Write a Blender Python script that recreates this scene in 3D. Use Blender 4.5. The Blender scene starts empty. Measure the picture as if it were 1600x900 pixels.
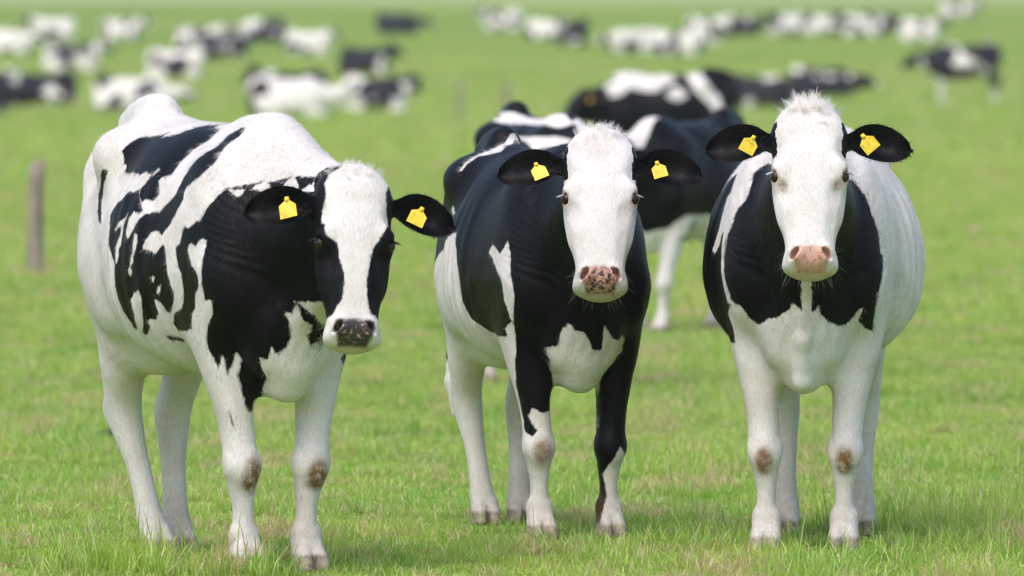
import bpy, math, random
import numpy as np
from mathutils import Vector, Matrix

# ------------------------------------------------------------------ camera, sky, sun, exposure
SC = bpy.context.scene
COL = SC.collection
R = math.radians
CAM_H, CAM_D = 1.57, 32.0
cam_data = bpy.data.cameras.new('camera')
cam = bpy.data.objects.new('camera', cam_data)
COL.objects.link(cam)
cam.location = (0, -CAM_D, CAM_H)
cam.rotation_euler = (R(90) - math.atan((450 - 68) / 16320.0), 0, 0)
cam_data.sensor_width = 36
cam_data.lens = 36 * 16320 / 1600.0
cam_data.clip_start = 0.5
cam_data.clip_end = 6000
cam_data.dof.use_dof = True
cam_data.dof.focus_distance = CAM_D + 0.1
cam_data.dof.aperture_fstop = cam_data.lens / 1000 / 0.058
SC.camera = cam

world = bpy.data.worlds.new('World')
SC.world = world
world.use_nodes = True
wn = world.node_tree
bg = wn.nodes['Background']
sky = wn.nodes.new('ShaderNodeTexSky')
sky.sky_type = 'NISHITA'
sky.sun_disc = False
SUN_EL, SUN_AZ = 58.0, 208.0        # azimuth measured from +y towards +x
sky.sun_elevation = R(SUN_EL)
sky.sun_rotation = R(SUN_AZ)
sky.air_density = 1.0
sky.dust_density = 3.5
sky.ozone_density = 1.0
wn.links.new(sky.outputs[0], bg.inputs['Color'])
bg.inputs['Strength'].default_value = 0.15

sun_data = bpy.data.lights.new('sun', 'SUN')
sun_data.energy = 0.85
sun_data.angle = R(50)
sun_data.color = (1.0, 0.965, 0.935)
sun = bpy.data.objects.new('sun', sun_data)
COL.objects.link(sun)
sd = Vector((math.sin(R(SUN_AZ)) * math.cos(R(SUN_EL)), math.cos(R(SUN_AZ)) * math.cos(R(SUN_EL)), math.sin(R(SUN_EL))))
sun.rotation_euler = sd.to_track_quat('Z', 'Y').to_euler()
sun.location = (0, 0, 30)

SC.view_settings.view_transform = 'Standard'
SC.view_settings.look = 'None'
SC.view_settings.gamma = 1
SC.view_settings.exposure = 0.74
SC.render.engine = 'CYCLES'
SC.cycles.use_denoising = True
SC.cycles.filter_width = 1.2
SC.cycles.max_bounces = 8
SC.cycles.diffuse_bounces = 6
SC.cycles.transparent_max_bounces = 6

rng = np.random.default_rng(11)
random.seed(4)

# ------------------------------------------------------------------ material helpers
class NT:
    def __init__(self, name):
        self.m = bpy.data.materials.new(name); self.m.use_nodes = True
        self.t = self.m.node_tree
        self.b = self.t.nodes['Principled BSDF']
        self.out = self.t.nodes['Material Output']
    def n(self, kind, **kw):
        x = self.t.nodes.new(kind)
        for k, v in kw.items():
            if k.startswith('in_'): x.inputs[k[3:].replace('_', ' ')].default_value = v
            else: setattr(x, k, v)
        return x
    def l(self, a, b): self.t.links.new(a, b)
    def math(self, op, a, b=None, c=None, clamp=False):
        x = self.t.nodes.new('ShaderNodeMath'); x.operation = op; x.use_clamp = clamp
        for i, v in enumerate((a, b, c)):
            if v is None: continue
            if isinstance(v, (int, float)): x.inputs[i].default_value = v
            else: self.l(v, x.inputs[i])
        return x.outputs[0]
    def mix(self, f, a, b):
        x = self.t.nodes.new('ShaderNodeMix'); x.data_type = 'RGBA'
        for s, v in ((x.inputs[0], f), (x.inputs[6], a), (x.inputs[7], b)):
            if isinstance(v, (int, float)): s.default_value = v
            elif isinstance(v, tuple): s.default_value = (*v, 1)
            else: self.l(v, s)
        return x.outputs[2]
    def noise(self, vec, scale, detail=3, rough=0.55):
        x = self.t.nodes.new('ShaderNodeTexNoise')
        x.inputs['Scale'].default_value = scale; x.inputs['Detail'].default_value = detail
        x.inputs['Roughness'].default_value = rough
        if vec is not None: self.l(vec, x.inputs['Vector'])
        return x.outputs['Fac']
    def ramp(self, f, stops):
        x = self.t.nodes.new('ShaderNodeValToRGB'); e = x.color_ramp.elements
        while len(e) < len(stops): e.new(0.5)
        for i, (p, c) in enumerate(stops):
            e[i].position = p; e[i].color = (*c, 1)
        self.l(f, x.inputs[0]); return x.outputs[0]
    def bump(self, h, strength, dist):
        x = self.t.nodes.new('ShaderNodeBump'); x.inputs['Strength'].default_value = strength
        x.inputs['Distance'].default_value = dist; self.l(h, x.inputs['Height'])
        self.l(x.outputs[0], self.b.inputs['Normal'])

# ------------------------------------------------------------------ terrain
def terrain(x, y):
    d = y + CAM_D
    t = np.clip((d - 225) / 50.0, 0, None)
    ramp = np.where(t < 1, 0.5 * t * t * 50, 50 * (t - 0.5))     # smooth start of the rise
    far = np.clip((d - 1300) / 300.0, 0, 1)
    z = 0.0105 * ramp
    cap = 0.0105 * 1150
    return np.where(z > cap, cap, z)

def mesh_object(name, verts, faces, mat=None, parent=None, smooth=True):
    me = bpy.data.meshes.new(name)
    verts = np.asarray(verts, dtype=np.float32); 
    if isinstance(faces, np.ndarray):
        k = faces.shape[1]
        me.vertices.add(len(verts)); me.vertices.foreach_set('co', verts.ravel())
        me.loops.add(faces.size); me.loops.foreach_set('vertex_index', faces.astype(np.int32).ravel())
        me.polygons.add(len(faces)); me.polygons.foreach_set('loop_start', np.arange(0, faces.size, k, dtype=np.int32))
        me.update(calc_edges=True)
    else:
        me.from_pydata([tuple(map(float, v)) for v in verts], [], faces)
    me.validate()
    if smooth: me.polygons.foreach_set('use_smooth', np.ones(len(me.polygons), dtype=bool))
    if mat: me.materials.append(mat)
    o = bpy.data.objects.new(name, me); COL.objects.link(o)
    if parent: o.parent = parent
    return o

def tag(o, label=None, cat=None, group=None, kind=None):
    if label: o['label'] = label
    if cat: o['category'] = cat
    if group: o['group'] = group
    if kind: o['kind'] = kind
    return o

# ------------------------------------------------------------------ implicit animal bodies
def prof(ts, vs):
    ts = np.array(ts, float); vs = np.array(vs, float)
    if ts[0] > ts[-1]: ts, vs = ts[::-1], vs[::-1]
    m = np.gradient(vs, ts)
    tt = np.linspace(ts[0], ts[-1], 240); out = np.empty_like(tt)
    i = np.clip(np.searchsorted(ts, tt) - 1, 0, len(ts) - 2)
    h = ts[i + 1] - ts[i]; s = (tt - ts[i]) / h
    out = (2*s**3-3*s**2+1)*vs[i] + (s**3-2*s**2+s)*h*m[i] + (-2*s**3+3*s**2)*vs[i+1] + (s**3-s**2)*h*m[i+1]
    return lambda q: np.interp(q, tt, out)

def smin(a, b, k):
    h = np.maximum(k - np.abs(a - b), 0) / k
    return np.minimum(a, b) - h * h * k * 0.25

def smax(a, b, k): return -smin(-a, -b, k)

class Body:
    """a list of implicit pieces, each with its bounds, blended one after another"""
    def __init__(self): self.items = []
    def add(self, f, lo, hi, k=0.05, sub=False):
        self.items.append((f, np.array(lo, float), np.array(hi, float), k, sub))
    def ell(self, c, r, k=0.05, M=None, sub=False):
        c = np.array(c, float); r = np.array(r, float); m = r.min()
        if M is None:
            def f(P):
                q = (P - c) / r; n = np.sqrt((q * q).sum(1)) + 1e-9
                g = np.sqrt(((q / r) ** 2).sum(1)) + 1e-9
                return n * (n - 1) / g
            ext = r
        else:
            def f(P):
                q = ((P - c) @ M) / r; n = np.sqrt((q * q).sum(1)) + 1e-9
                g = np.sqrt(((q / r) ** 2).sum(1)) + 1e-9
                return n * (n - 1) / g
            ext = np.full(3, r.max())
        self.add(f, c - ext, c + ext, k, sub)
    def cone(self, a, b, ra, rb, k=0.05, ysq=1.0):
        a = np.array(a, float); b = np.array(b, float); s = np.array([1, ysq, 1.0])
        ab = (b - a) * s; L = (ab * ab).sum()
        def f(P):
            p = (P - a) * s; t = np.clip((p @ ab) / L, 0, 1)
            return np.sqrt(((p - t[:, None] * ab) ** 2).sum(1)) - (ra + (rb - ra) * t)
        r = max(ra, rb)
        self.add(f, np.minimum(a, b) - r, np.maximum(a, b) + r, k)
    def vtube(self, z, cx, cy, a, b, k=0.05, n=2.2):
        """limb lofted along z"""
        z0, z1 = min(z), max(z); CX, CY, A, B = (prof(z, q) for q in (cx, cy, a, b))
        def f(P):
            zz = np.clip(P[:, 2], z0, z1); aa, bb = A(zz), B(zz)
            q = (np.abs((P[:, 0] - CX(zz)) / aa) ** n + np.abs((P[:, 1] - CY(zz)) / bb) ** n) ** (1 / n)
            d = (q - 1) * np.minimum(aa, bb)
            e = np.maximum(P[:, 2] - z1, z0 - P[:, 2])
            return smax(d, e, 0.012)
        self.add(f, (min(cx) - max(a), min(cy) - max(b), z0), (max(cx) + max(a), max(cy) + max(b), z1), k)
    def __call__(self, P):
        d = np.full(len(P), 0.5)
        for f, lo, hi, k, sub in self.items:
            g = k + 0.07
            m = np.nonzero(((P > lo - g) & (P < hi + g)).all(1))[0]
            if len(m) == 0: continue
            v = f(P[m])
            d[m] = smax(d[m], -v, k) if sub else smin(d[m], v, k)
        return d

def surface(F, lo, hi, h):
    """surface nets over a two level grid"""
    q = 4
    lo = np.array(lo, float); n = (np.ceil((np.array(hi) - lo) / (h * q))).astype(int)
    ax = [lo[i] + np.arange(n[i] + 1) * h * q for i in range(3)]
    G = np.stack(np.meshgrid(*ax, indexing='ij'), -1).reshape(-1, 3)
    D = F(G).reshape(n + 1)
    act = np.zeros(n, bool)
    near = np.abs(D) < h * q * 1.5
    sl = [slice(0, -1), slice(1, None)]
    for a in sl:
        for b in sl:
            for c in sl: act |= near[a, b, c]
    N = n * q + 1
    Df = np.repeat(np.repeat(np.repeat(D[:-1, :-1, :-1], q, 0), q, 1), q, 2)
    Df = np.pad(Df, ((0, 1),) * 3, mode='edge').astype(np.float32)
    need = np.zeros(N, bool)
    up = np.repeat(np.repeat(np.repeat(act, q, 0), q, 1), q, 2)
    for a in (slice(0, -1), slice(1, None)):
        for b in (slice(0, -1), slice(1, None)):
            for c in (slice(0, -1), slice(1, None)): need[a, b, c] |= up
    idx = np.argwhere(need)
    vals = np.empty(len(idx), np.float32)
    for s in range(0, len(idx), 400000):
        vals[s:s + 400000] = F(lo + idx[s:s + 400000] * h)
    Df[need] = vals
    S = Df < 0
    cs = np.zeros(np.array(Df.shape) - 1, np.int8)
    for a in sl:
        for b in sl:
            for c in sl: cs += S[a, b, c]
    cells = np.argwhere((cs > 0) & (cs < 8))
    vid = np.full(cs.shape, -1, np.int32); vid[tuple(cells.T)] = np.arange(len(cells))
    acc = np.zeros((len(cells), 3)); cnt = np.zeros(len(cells))
    corners = [(a, b, c) for a in (0, 1) for b in (0, 1) for c in (0, 1)]
    cv = {k: Df[cells[:, 0] + k[0], cells[:, 1] + k[1], cells[:, 2] + k[2]] for k in corners}
    for k in corners:
        for axis in range(3):
            if k[axis]: continue
            k2 = list(k); k2[axis] = 1; k2 = tuple(k2)
            m = (cv[k] < 0) != (cv[k2] < 0)
            t = cv[k][m] / (cv[k][m] - cv[k2][m])
            p = np.repeat(np.array([k], float), m.sum(), 0); p[:, axis] += t
            acc[m] += p; cnt[m] += 1
    V = lo + (cells + acc / cnt[:, None]) * h
    quads = []
    for axis in range(3):
        a = [slice(None)] * 3; b = [slice(None)] * 3
        a[axis] = slice(0, -1); b[axis] = slice(1, None)
        e = np.argwhere(S[tuple(a)] != S[tuple(b)])
        o1, o2 = [(1, 2), (2, 0), (0, 1)][axis]
        e = e[(e[:, o1] > 0) & (e[:, o2] > 0) & (e[:, o1] < cs.shape[o1]) & (e[:, o2] < cs.shape[o2])]
        flip = S[tuple(e.T)]
        qv = []
        for d1, d2 in ((1, 1), (0, 1), (0, 0), (1, 0)):
            c = e.copy(); c[:, o1] -= d1; c[:, o2] -= d2
            qv.append(vid[tuple(c.T)])
        qv = np.stack(qv, 1)
        qv[~flip] = qv[~flip][:, ::-1]
        quads.append(qv)
    Q = np.concatenate(quads); Q = Q[(Q >= 0).all(1)]
    for _ in range(2):                         # settle on the surface
        g = gradient(F, V, h * 0.4)
        d = F(V); V = V - np.clip(d / np.maximum((g * g).sum(1), 0.05), -h, h)[:, None] * g
    return V, Q

def gradient(F, V, e):
    g = np.empty_like(V)
    for i in range(3):
        o = np.zeros(3); o[i] = e
        g[:, i] = (F(V + o) - F(V - o)) / (2 * e)
    return g

def rot(ax, a):
    return np.array(Matrix.Rotation(R(a), 3, ax))

def head_frame(poll, yaw, pitch, roll):
    """columns: u poll to muzzle, v to the animal's left, w out of the forehead"""
    p = R(pitch)
    u = np.array([math.sin(p), 0, -math.cos(p)]); w = np.array([math.cos(p), 0, math.sin(p)])
    M = np.stack([u, np.array([0, 1.0, 0]), w], 1)
    rr = rot('X', roll)
    return np.array(poll, float), rot('Z', yaw) @ rr @ M

HU = [0.00, 0.04, 0.10, 0.17, 0.225, 0.30, 0.37, 0.42, 0.455, 0.49, 0.52, 0.545]
HV = prof(HU, [.090, .112, .117, .116, .117, .108, .094, .082, .079, .087, .088, .075])
HW = prof(HU, [-.045, -.010, .006, .014, .013, .009, .005, .003, .003, -.004, -.020, -.052])
HD = prof(HU, [.10, .16, .19, .215, .235, .235, .205, .175, .155, .142, .118, .062])

def head_loft(o, M, hs=1.0):
    def f(P):
        q = (P - o) @ M / hs
        u = np.clip(q[:, 0], 0, .545)
        hv, wf, dp = HV(u), HW(u), HD(u)
        wc = wf - .40 * dp
        r = q[:, 2] - wc
        hh = np.where(r > 0, .40 * dp, .60 * dp)
        s = np.clip(-r / (.60 * dp), 0, 1)
        vv = hv * (1 - .36 * s)
        k = (np.abs(q[:, 1] / vv) ** 3.0 + np.abs(r / hh) ** 2.6) ** (1 / 2.8)
        d = (k - 1) * np.minimum(vv, hh)
        e = np.maximum(q[:, 0] - .545, -q[:, 0])
        return smax(d, e, .04) * hs
    return f

def cow_body(pose):
    """implicit heifer: x forward, y to its left, z up; returns Body and head frame"""
    B = Body()
    fat = pose.get('fat', 1.0)
    X = [-.83, -.76, -.66, -.52, -.40, -.22, 0.0, .22, .40, .54, .66, .74]
    zt = prof(X, [1.22, 1.335, 1.395, 1.415, 1.405, 1.385, 1.378, 1.375, 1.375, 1.355, 1.26, 1.10])
    zb = prof(X, [1.02, .90, .79, .72, .68, .63, .60, .588, .592, .60, .61, .68])
    zc = prof(X, [1.10, 1.08, 1.06, 1.04, 1.0, .96, .93, .92, .92, .92, .90, .86])
    ww = prof(X, [.09, .155, .190, .210, .240, .295, .335, .315, .265, .235, .20, .12])
    et = prof(X, [.2, .35, .46, .48, .40, .22, .10, .18, .40, .42, .30, .2])
    lz = pose.get('drop', 0.0)
    squash = pose.get('squash', 1.0)
    def torso(P):
        x = np.clip(P[:, 0], -.83, .74); z = P[:, 2] + lz
        c = zc(x); w = ww(x) * (1 + (fat - 1) * np.clip(1 - np.abs(x) / .55, 0, 1))
        top, bot = zt(x) - c, c - zb(x)
        dz = z - c
        if squash != 1.0: w = w * np.where(dz < 0, squash, 1.0)
        h = np.where(dz > 0, top, bot); n = 2.2
        s_ = np.clip(dz / top, 0, 1.2); w = w * (1 - et(x) * s_ * s_ * (1.6 - .6 * s_))
        s_ = np.clip(-dz / bot, 0, 1.2); w = w * (1 - .38 * s_ * np.clip((x - .2) / .3, 0, 1))
        k = (np.abs(P[:, 1] / w) ** n + np.abs(dz / h) ** n) ** (1 / n)
        d = (k - 1) * np.minimum(w, h) * .9
        return smax(d, np.abs(P[:, 0] + .045) - .785, .10)
    B.add(torso, (-.9, -.45, 0), (.85, .45, 1.5), .05)
    S = (1, -1)
    legs = pose.get('legs', {})
    for s in S:
        # hips, pins, thigh, shoulder
        B.ell((-.47, s*.165, 1.275 - lz), (.075, .05, .045), .17)
        B.ell((-.78, s*.10, 1.215 - lz), (.045, .035, .045), .12)
        B.ell((.46, s*.165, 1.00 - lz), (.16, .08, .27), .15)
        B.ell((.60, s*.165, .87 - lz), (.075, .065, .09), .10)
        B.ell((-.25, s*.36, 1.235 - lz), (.11, .10, .08), .12, sub=True)     # hollow of the flank
        if 'lying' in pose: continue
        fx, fy = legs.get(('f', s), (0, 0)); hx, hy = legs.get(('h', s), (0, 0))
        fz = np.array([1.06, .88, .74, .64, .54, .44, .37, .31, .26, .20, .145, .10, .07])
        bl = np.clip(1 - fz / .86, 0, 1)
        B.vtube(fz, np.array([.48, .47, .48, .50, .52, .535, .545, .55, .543, .54, .54, .545, .555]) + fx*bl,
                s*np.array([.18, .18, .178, .165, .15, .14, .135, .132, .13, .128, .128, .128, .128]) + fy*bl,
                np.array([.06, .115, .112, .09, .075, .062, .058, .056, .047, .039, .041, .046, .044]),
                np.array([.02, .065, .076, .072, .061, .052, .051, .050, .041, .031, .033, .043, .037]), .05)
        for t in (1, -1):
            B.ell((.55 + fx*bl[7], s*.132 + fy*bl[7] + t*.040, .335), (.030, .014, .032), .025)
            B.ell((.545 + fx*.85, s*.128 + fy*.85 + t*.026, .118), (.026, .018, .026), .02)
        # knee cap
        B.ell((.585 + fx*bl[7], s*.132 + fy*bl[7], .325), (.025, .03, .045), .04)
        hz = np.array([1.20, 1.04, .90, .80, .70, .61, .53, .47, .41, .35, .28, .20, .145, .10, .07])
        bh = np.clip(1 - hz / .95, 0, 1)
        hcx = np.array([-.53, -.54, -.54, -.545, -.575, -.63, -.69, -.725, -.735, -.725, -.71, -.695, -.688, -.678, -.665]) + hx*bh
        hcy = s*np.array([.09, .115, .135, .143, .145, .143, .14, .137, .135, .133, .13, .13, .13, .13, .13]) + hy*bh
        B.vtube(hz, hcx, hcy,
                np.array([.06, .18, .20, .18, .145, .108, .085, .074, .066, .053, .043, .040, .043, .048, .046]),
                np.array([.02, .085, .098, .088, .074, .066, .057, .054, .051, .044, .038, .037, .040, .046, .044]), .10)
        B.ell((-.42 + hx*.1, s*.175, .84), (.085, .06, .10), .10)            # stifle
        B.ell((-.795 + hx*.5, s*.14 + hy*.5, .465), (.022, .024, .04), .06)     # point of hock
        for (cx, cy) in ((.555 + fx*.92, s*.128 + fy*.92), (-.665 + hx*.93, s*.13 + hy*.93)):
            for t in (1, -1):                                               # two claws and two dewclaws
                B.vtube([0.0, .035, .075, .10], [cx + .035, cx + .028, cx + .005, cx - .005], [cy + t*.0285, cy + t*.0275, cy + t*.022, cy + t*.018],
                        [.066, .060, .046, .036], [.0265, .026, .026, .024], .012)
                B.ell((cx - .045, cy + t*.021, .095), (.013, .011, .017), .02)
    # brisket and dewlap
    B.ell((.60, 0, .69 - lz), (.11, .065, .12), .12)
    B.cone((.70, 0, .80 - lz), (.645, 0, .575 - lz), .040, .022, .06)
    if 'lying' not in pose:
        for s in S:
            B.ell((.655, s*.075, .76 - lz), (.07, .055, .12), .06)
            B.ell((-.64, s*.27, 1.235), (.09, .08, .055), .10, sub=True)       # hollow between hip and pin bone
    # spine ridge, tail head
    B.cone((-.70, 0, 1.40 - lz), (-.50, 0, 1.415 - lz), .022, .03, .07)
    B.cone((.34, 0, 1.335 - lz), (.54, 0, 1.325 - lz), .03, .045, .09)
    ho, HM = head_frame(pose['poll'], *pose['head'])
    # neck: from the shoulders to behind the poll and the throat
    hs = pose.get('hscale', 1.0)
    def hp(u, v, w): return ho + HM @ np.array([u, v, w]) * hs
    def hell(c, r, k, M=None, sub=False): B.ell(c, np.array(r)*hs, k, M, sub)
    nb = hp(.12, 0, -.17)
    ns = np.array([.36, 0, 1.08 - lz]); nm = np.array([.62, 0, 1.03 - lz]) * .5 + nb * .5 + np.array([-.02, 0, -.01])
    nm2 = np.array([.55, 0, 1.02 - lz])
    B.cone(ns, nm2, .22, .215, .10, 1.25)
    B.cone(nm2, nm, .215, .155, .10, 1.25)
    B.cone(nm, nb, .155, .115, .07, 1.12)
    crest = hp(.045, 0, -.11)
    B.cone((.50, 0, 1.27 - lz), crest, .08, .065, .10)
    thr = hp(.27, 0, -.20)
    B.cone(thr, (.68, 0, .80 - lz), .04, .07, .10)
    if 'lying' in pose:
        for s in S:
            B.ell((-.42, s*.33, .26), (.34, .14, .24), .10)
            B.cone((-.45, s*.40, .12), (-.02, s*.46, .07), .09, .05, .08)
            B.cone((.50, s*.20, .16), (.78, s*.22, .10), .085, .06, .08)
            B.cone((.78, s*.22, .08), (.48, s*.25, .05), .055, .05, .06)
    elif pose.get('udder', True):
        B.ell((-.42, 0, .68), (.15, .11, .10), .08)
    # tail
    if 'lying' not in pose:
        ty = pose.get('tail', .02)
        B.cone((-.76, 0, 1.37), (-.85, ty*.3, 1.18), .035, .026, .05)
        B.cone((-.85, ty*.3, 1.18), (-.85, ty, .74), .024, .016, .03)
        B.cone((-.85, ty, .74), (-.83, ty, .52), .020, .028, .03)
        B.cone((-.83, ty, .52), (-.82, ty, .40), .028, .008, .03)
    if pose.get('dewlap'):
        B.cone(thr, (.79, 0, .88 - lz), .014, .012, .02)
        B.cone((.79, 0, .88 - lz), (.762, 0, .70 - lz), .012, .012, .03)
        B.cone((.762, 0, .70 - lz), (.715, 0, .565 - lz), .012, .020, .04)
        B.cone((.715, 0, .565 - lz), (.69, 0, .545 - lz), .020, .016, .03)
    # head
    hb = head_loft(ho, HM, hs)
    pts = np.array([hp(u, v, w) for u in (0, .55) for v in (-.12, .12) for w in (-.24, .03)])
    B.add(hb, pts.min(0), pts.max(0), .05)
    hell(hp(.015, 0, -.065), (.05, .075, .05), .06, HM)                 # poll
    hell(hp(.498, 0, -.095), (.045, .066, .050), .012, HM)                 # chin
    for s in S:
        hell(hp(.215, s*.092, -.030), (.040, .024, .032), .03, HM)     # orbit
        hell(hp(.186, s*.088, -.008), (.028, .026, .017), .025, HM)      # brow
        hell(hp(.27, s*.070, -.125), (.075, .032, .07), .04, HM)        # cheek
        hell(hp(.480, s*.046, -.012), (.024, .018, .020), .025, HM)     # nostril wing
        B.cone(hp(.085, s*.085, -.085), hp(.085, s*.140, -.118), .040, .014, .03)
    if pose.get('fine', True):
        for s in S:
            hell(hp(.315, s*.088, -.062), (.055, .016, .012), .02, HM)       # facial crest
            hell(hp(.290, s*.100, .010), (.040, .030, .020), .03, HM, sub=True)
            hell(hp(.40, s*.080, .008), (.055, .018, .020), .025, HM, sub=True)
            hell(hp(.13, s*.122, .004), (.038, .024, .034), .03, HM, sub=True)   # temple
            E = rot_to(HM, s)
            hell(hp(.222, s*.1135, -.013), (.0195, .0155, .0135), .006, E, sub=True)
            hell(hp(.482, s*.051, -.004), (.023, .0095, .030), .007, HM @ rot('Z', s*34), sub=True)
    return B, ho, HM

def rot_to(HM, s):
    """frame of an eye opening: long axis along the head, third axis outwards and forwards"""
    n = HM @ np.array([0.05, s*.74, .66]); n /= np.linalg.norm(n)
    t = HM @ np.array([.95, 0, -.12]); t -= n * (t @ n); t /= np.linalg.norm(t)
    return np.stack([t, np.cross(n, t), n], 1)

def ear_mesh(ho, HM, s, droop, sweep, hs=1.0, L=.222, W=.060, twist=0):
    """cupped leaf, two skins joined at the rim; returns verts, quads, (s,t,inner) per vertex"""
    L, W = L*hs, W*hs
    base = ho + HM @ np.array([.085, s*.112, -.072]) * hs
    d = HM @ np.array([math.sin(R(droop)), s*math.cos(R(droop))*math.cos(R(sweep)), -math.sin(R(sweep))])
    d /= np.linalg.norm(d)
    up = HM @ np.array([-1.0, 0, 0]); up -= d * (up @ d); up /= np.linalg.norm(up)
    fw = np.cross(d, up) * s
    if fw @ (HM @ np.array([0, 0, 1.0])) < 0: fw = -fw
    a = R(twist); up, fw = up*math.cos(a) + fw*math.sin(a), fw*math.cos(a) - up*math.sin(a)
    ns, nt = 26, 19
    prw = prof([0, .1, .22, .4, .6, .78, .9, .97, 1.0], [.30, .46, .76, .98, 1.0, .84, .57, .30, .03])
    V, A = [], []
    for inner in (1, 0):
        for i in range(ns):
            q = i / (ns - 1); wdt = W * float(prw(q))
            for j in range(nt):
                t = -1 + 2*j/(nt - 1)
                cup = .052 * math.sin(min(1, q*1.15 + .12)*math.pi*.86)**.8 if q < .97 else .012
                depth = cup * (abs(t)**1.9 - .75) * (1.0 if t > 0 else 1.0)
                th = (.0075 if inner else -.0055) * (1 - abs(t)**5) * (1 - q**6)
                bend = -.012 * q*q
                p = base + d*(q*L) + up*(t*wdt*(1.08 if t > 0 else .95) + bend) + fw*(depth + th - .01*q)
                V.append(p); A.append((q, t, inner))
    F = []
    for k in (0, 1):
        o = k*ns*nt
        for i in range(ns - 1):
            for j in range(nt - 1):
                f = [o + i*nt + j, o + (i+1)*nt + j, o + (i+1)*nt + j + 1, o + i*nt + j + 1]
                F.append(f if (k == 0) == (s > 0) else f[::-1])
    return np.array(V), np.array(F), np.array(A), (base, d, up, fw)
# ------------------------------------------------------------------ hides
def poly_dist(S, Z, pts):
    """signed distance to a closed outline, positive inside"""
    p = np.array(pts); q = np.roll(p, -1, 0)
    best = np.full(len(S), 9.0); ins = np.zeros(len(S), bool)
    for (ax, ay), (bx, by) in zip(p, q):
        dx, dy = bx - ax, by - ay; L = dx*dx + dy*dy + 1e-12
        t = np.clip(((S - ax)*dx + (Z - ay)*dy) / L, 0, 1)
        best = np.minimum(best, (S - ax - t*dx)**2 + (Z - ay - t*dy)**2)
        c = (ay > Z) != (by > Z)
        with np.errstate(divide='ignore', invalid='ignore'):
            ins ^= c & (S < (bx - ax) * (Z - ay) / (by - ay + 1e-12) + ax)
    d = np.sqrt(best)
    return np.where(ins, d, -d)

def sstep(a, b, x):
    t = np.clip((x - a) / (b - a), 0, 1); return t*t*(3 - 2*t)

def hide(c, V, Nn, ho, HM):
    """coat: signed metres, positive is black; then pad, dirt and horn masks"""
    hs = c.get('hscale', 1.0); q = (V - ho) @ HM / hs
    hd = head_loft(ho, HM, hs)(V)
    head = (hd < .022) & ((q[:, 2] > -.13) | (q[:, 0] > .30)) & (q[:, 0] > -.03)
    head |= (hd < .06) & (q[:, 0] < .08) & (q[:, 0] > -.09) & (q[:, 2] > -.14) & (np.abs(q[:, 1]) < .11)
    coat = np.full(len(V), c['base'])
    for alpha, black, pts in c['patches']:
        a = R(alpha); e = np.array([math.cos(a), math.sin(a), 0])
        m = np.nonzero(((Nn @ e) > -.15) & ~head)[0]
        p = np.array(pts); sv = -V[m, 0]*math.sin(a) + V[m, 1]*math.cos(a); zz = V[m, 2]
        g = .12
        k = (sv > p[:, 0].min() - g) & (sv < p[:, 0].max() + g) & (zz > p[:, 1].min() - g) & (zz < p[:, 1].max() + g)
        m = m[k]
        d = poly_dist(sv[k], zz[k], pts)
        coat[m] = np.maximum(coat[m], d) if black else np.minimum(coat[m], -d)
    for (x0, x1, y0, y1, z0, z1, black) in c.get('boxes', ()):
        d = np.minimum.reduce([V[:, 0] - x0, x1 - V[:, 0], V[:, 1] - y0, y1 - V[:, 1], V[:, 2] - z0, z1 - V[:, 2] + .012*np.sin(V[:, 1]*120) ])
        d = np.where(head, -.2, d)
        coat = np.maximum(coat, d) if black else np.minimum(coat, -d)
    hv = np.full(len(V), c['head_base'])
    for black, pts in c['face']:
        d = poly_dist(q[:, 1], q[:, 0], pts)
        hv = np.maximum(hv, d) if black else np.minimum(hv, -d)
    if c['head_base'] < 0:      # white face ends at the back of the jaw and poll
        lim = np.interp(q[:, 0], [0, .07, .13, .3], [-.26, -.22, -.12, -.13])
        hv = np.where(q[:, 0] < .3, np.maximum(hv, lim - q[:, 2]), hv)
    hv = np.maximum(hv, np.where((q[:, 0] < .15) & (q[:, 0] > .03), np.abs(q[:, 1]) - np.where(q[:, 2] < -.05, .106, .118), -1))        # root of the ears
    hv = np.minimum(hv, np.where(q[:, 0] > .40, .45 - q[:, 0], 1))                  # every muzzle is white
    coat[head] = hv[head]
    av_ = np.abs(q[:, 1])
    coat[(av_ > .104) & (av_ < .21) & (q[:, 0] > .03) & (q[:, 0] < .15) & (q[:, 2] < -.03) & (q[:, 2] > -.17)] = .1
    pu, pv, pw = q[:, 0], q[:, 1], q[:, 2]
    pd = np.minimum(np.minimum(pu - .458 - .10*np.abs(pv), .536 - pu), .062 - .40*np.clip(pu - .495, 0, 1) - np.abs(pv))
    pad = sstep(-.004, .006, pd) * (hd < .03) * (pw > -.09)
    rim = np.zeros(len(V)); tear = np.zeros(len(V))
    for s in (1, -1):
        r = np.sqrt(((pu - .222)/1.25)**2 + (pv - s*.112)**2 + ((pw + .015))**2)
        rim = np.maximum(rim, sstep(.029, .020, r) * c.get('rim', 0))
        r = np.sqrt(((pu - .262)/1.5)**2 + (pv - s*.088)**2 + (pw + .005)**2)
        tear = np.maximum(tear, sstep(.026, .006, r) * c.get('tear', 0))
    rim = np.maximum(rim, .55 * sstep(.527, .537, pu) * (hd < .03) * (pw > -.13))
    dirt = tear.copy()
    for (kx, ky, kz, ry, rz, st) in c.get('knees', ()):
        r = np.sqrt(((V[:, 0] - kx)/.06)**2 + ((V[:, 1] - ky)/ry)**2 + ((V[:, 2] - kz)/rz)**2)
        dirt = np.maximum(dirt, st * sstep(1.15, .55, r))
    dirt = np.maximum(dirt, .38 * sstep(.26, .03, V[:, 2]))
    horn = sstep(.062, .045, V[:, 2])
    return coat, pad, rim, dirt, horn, head

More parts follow.
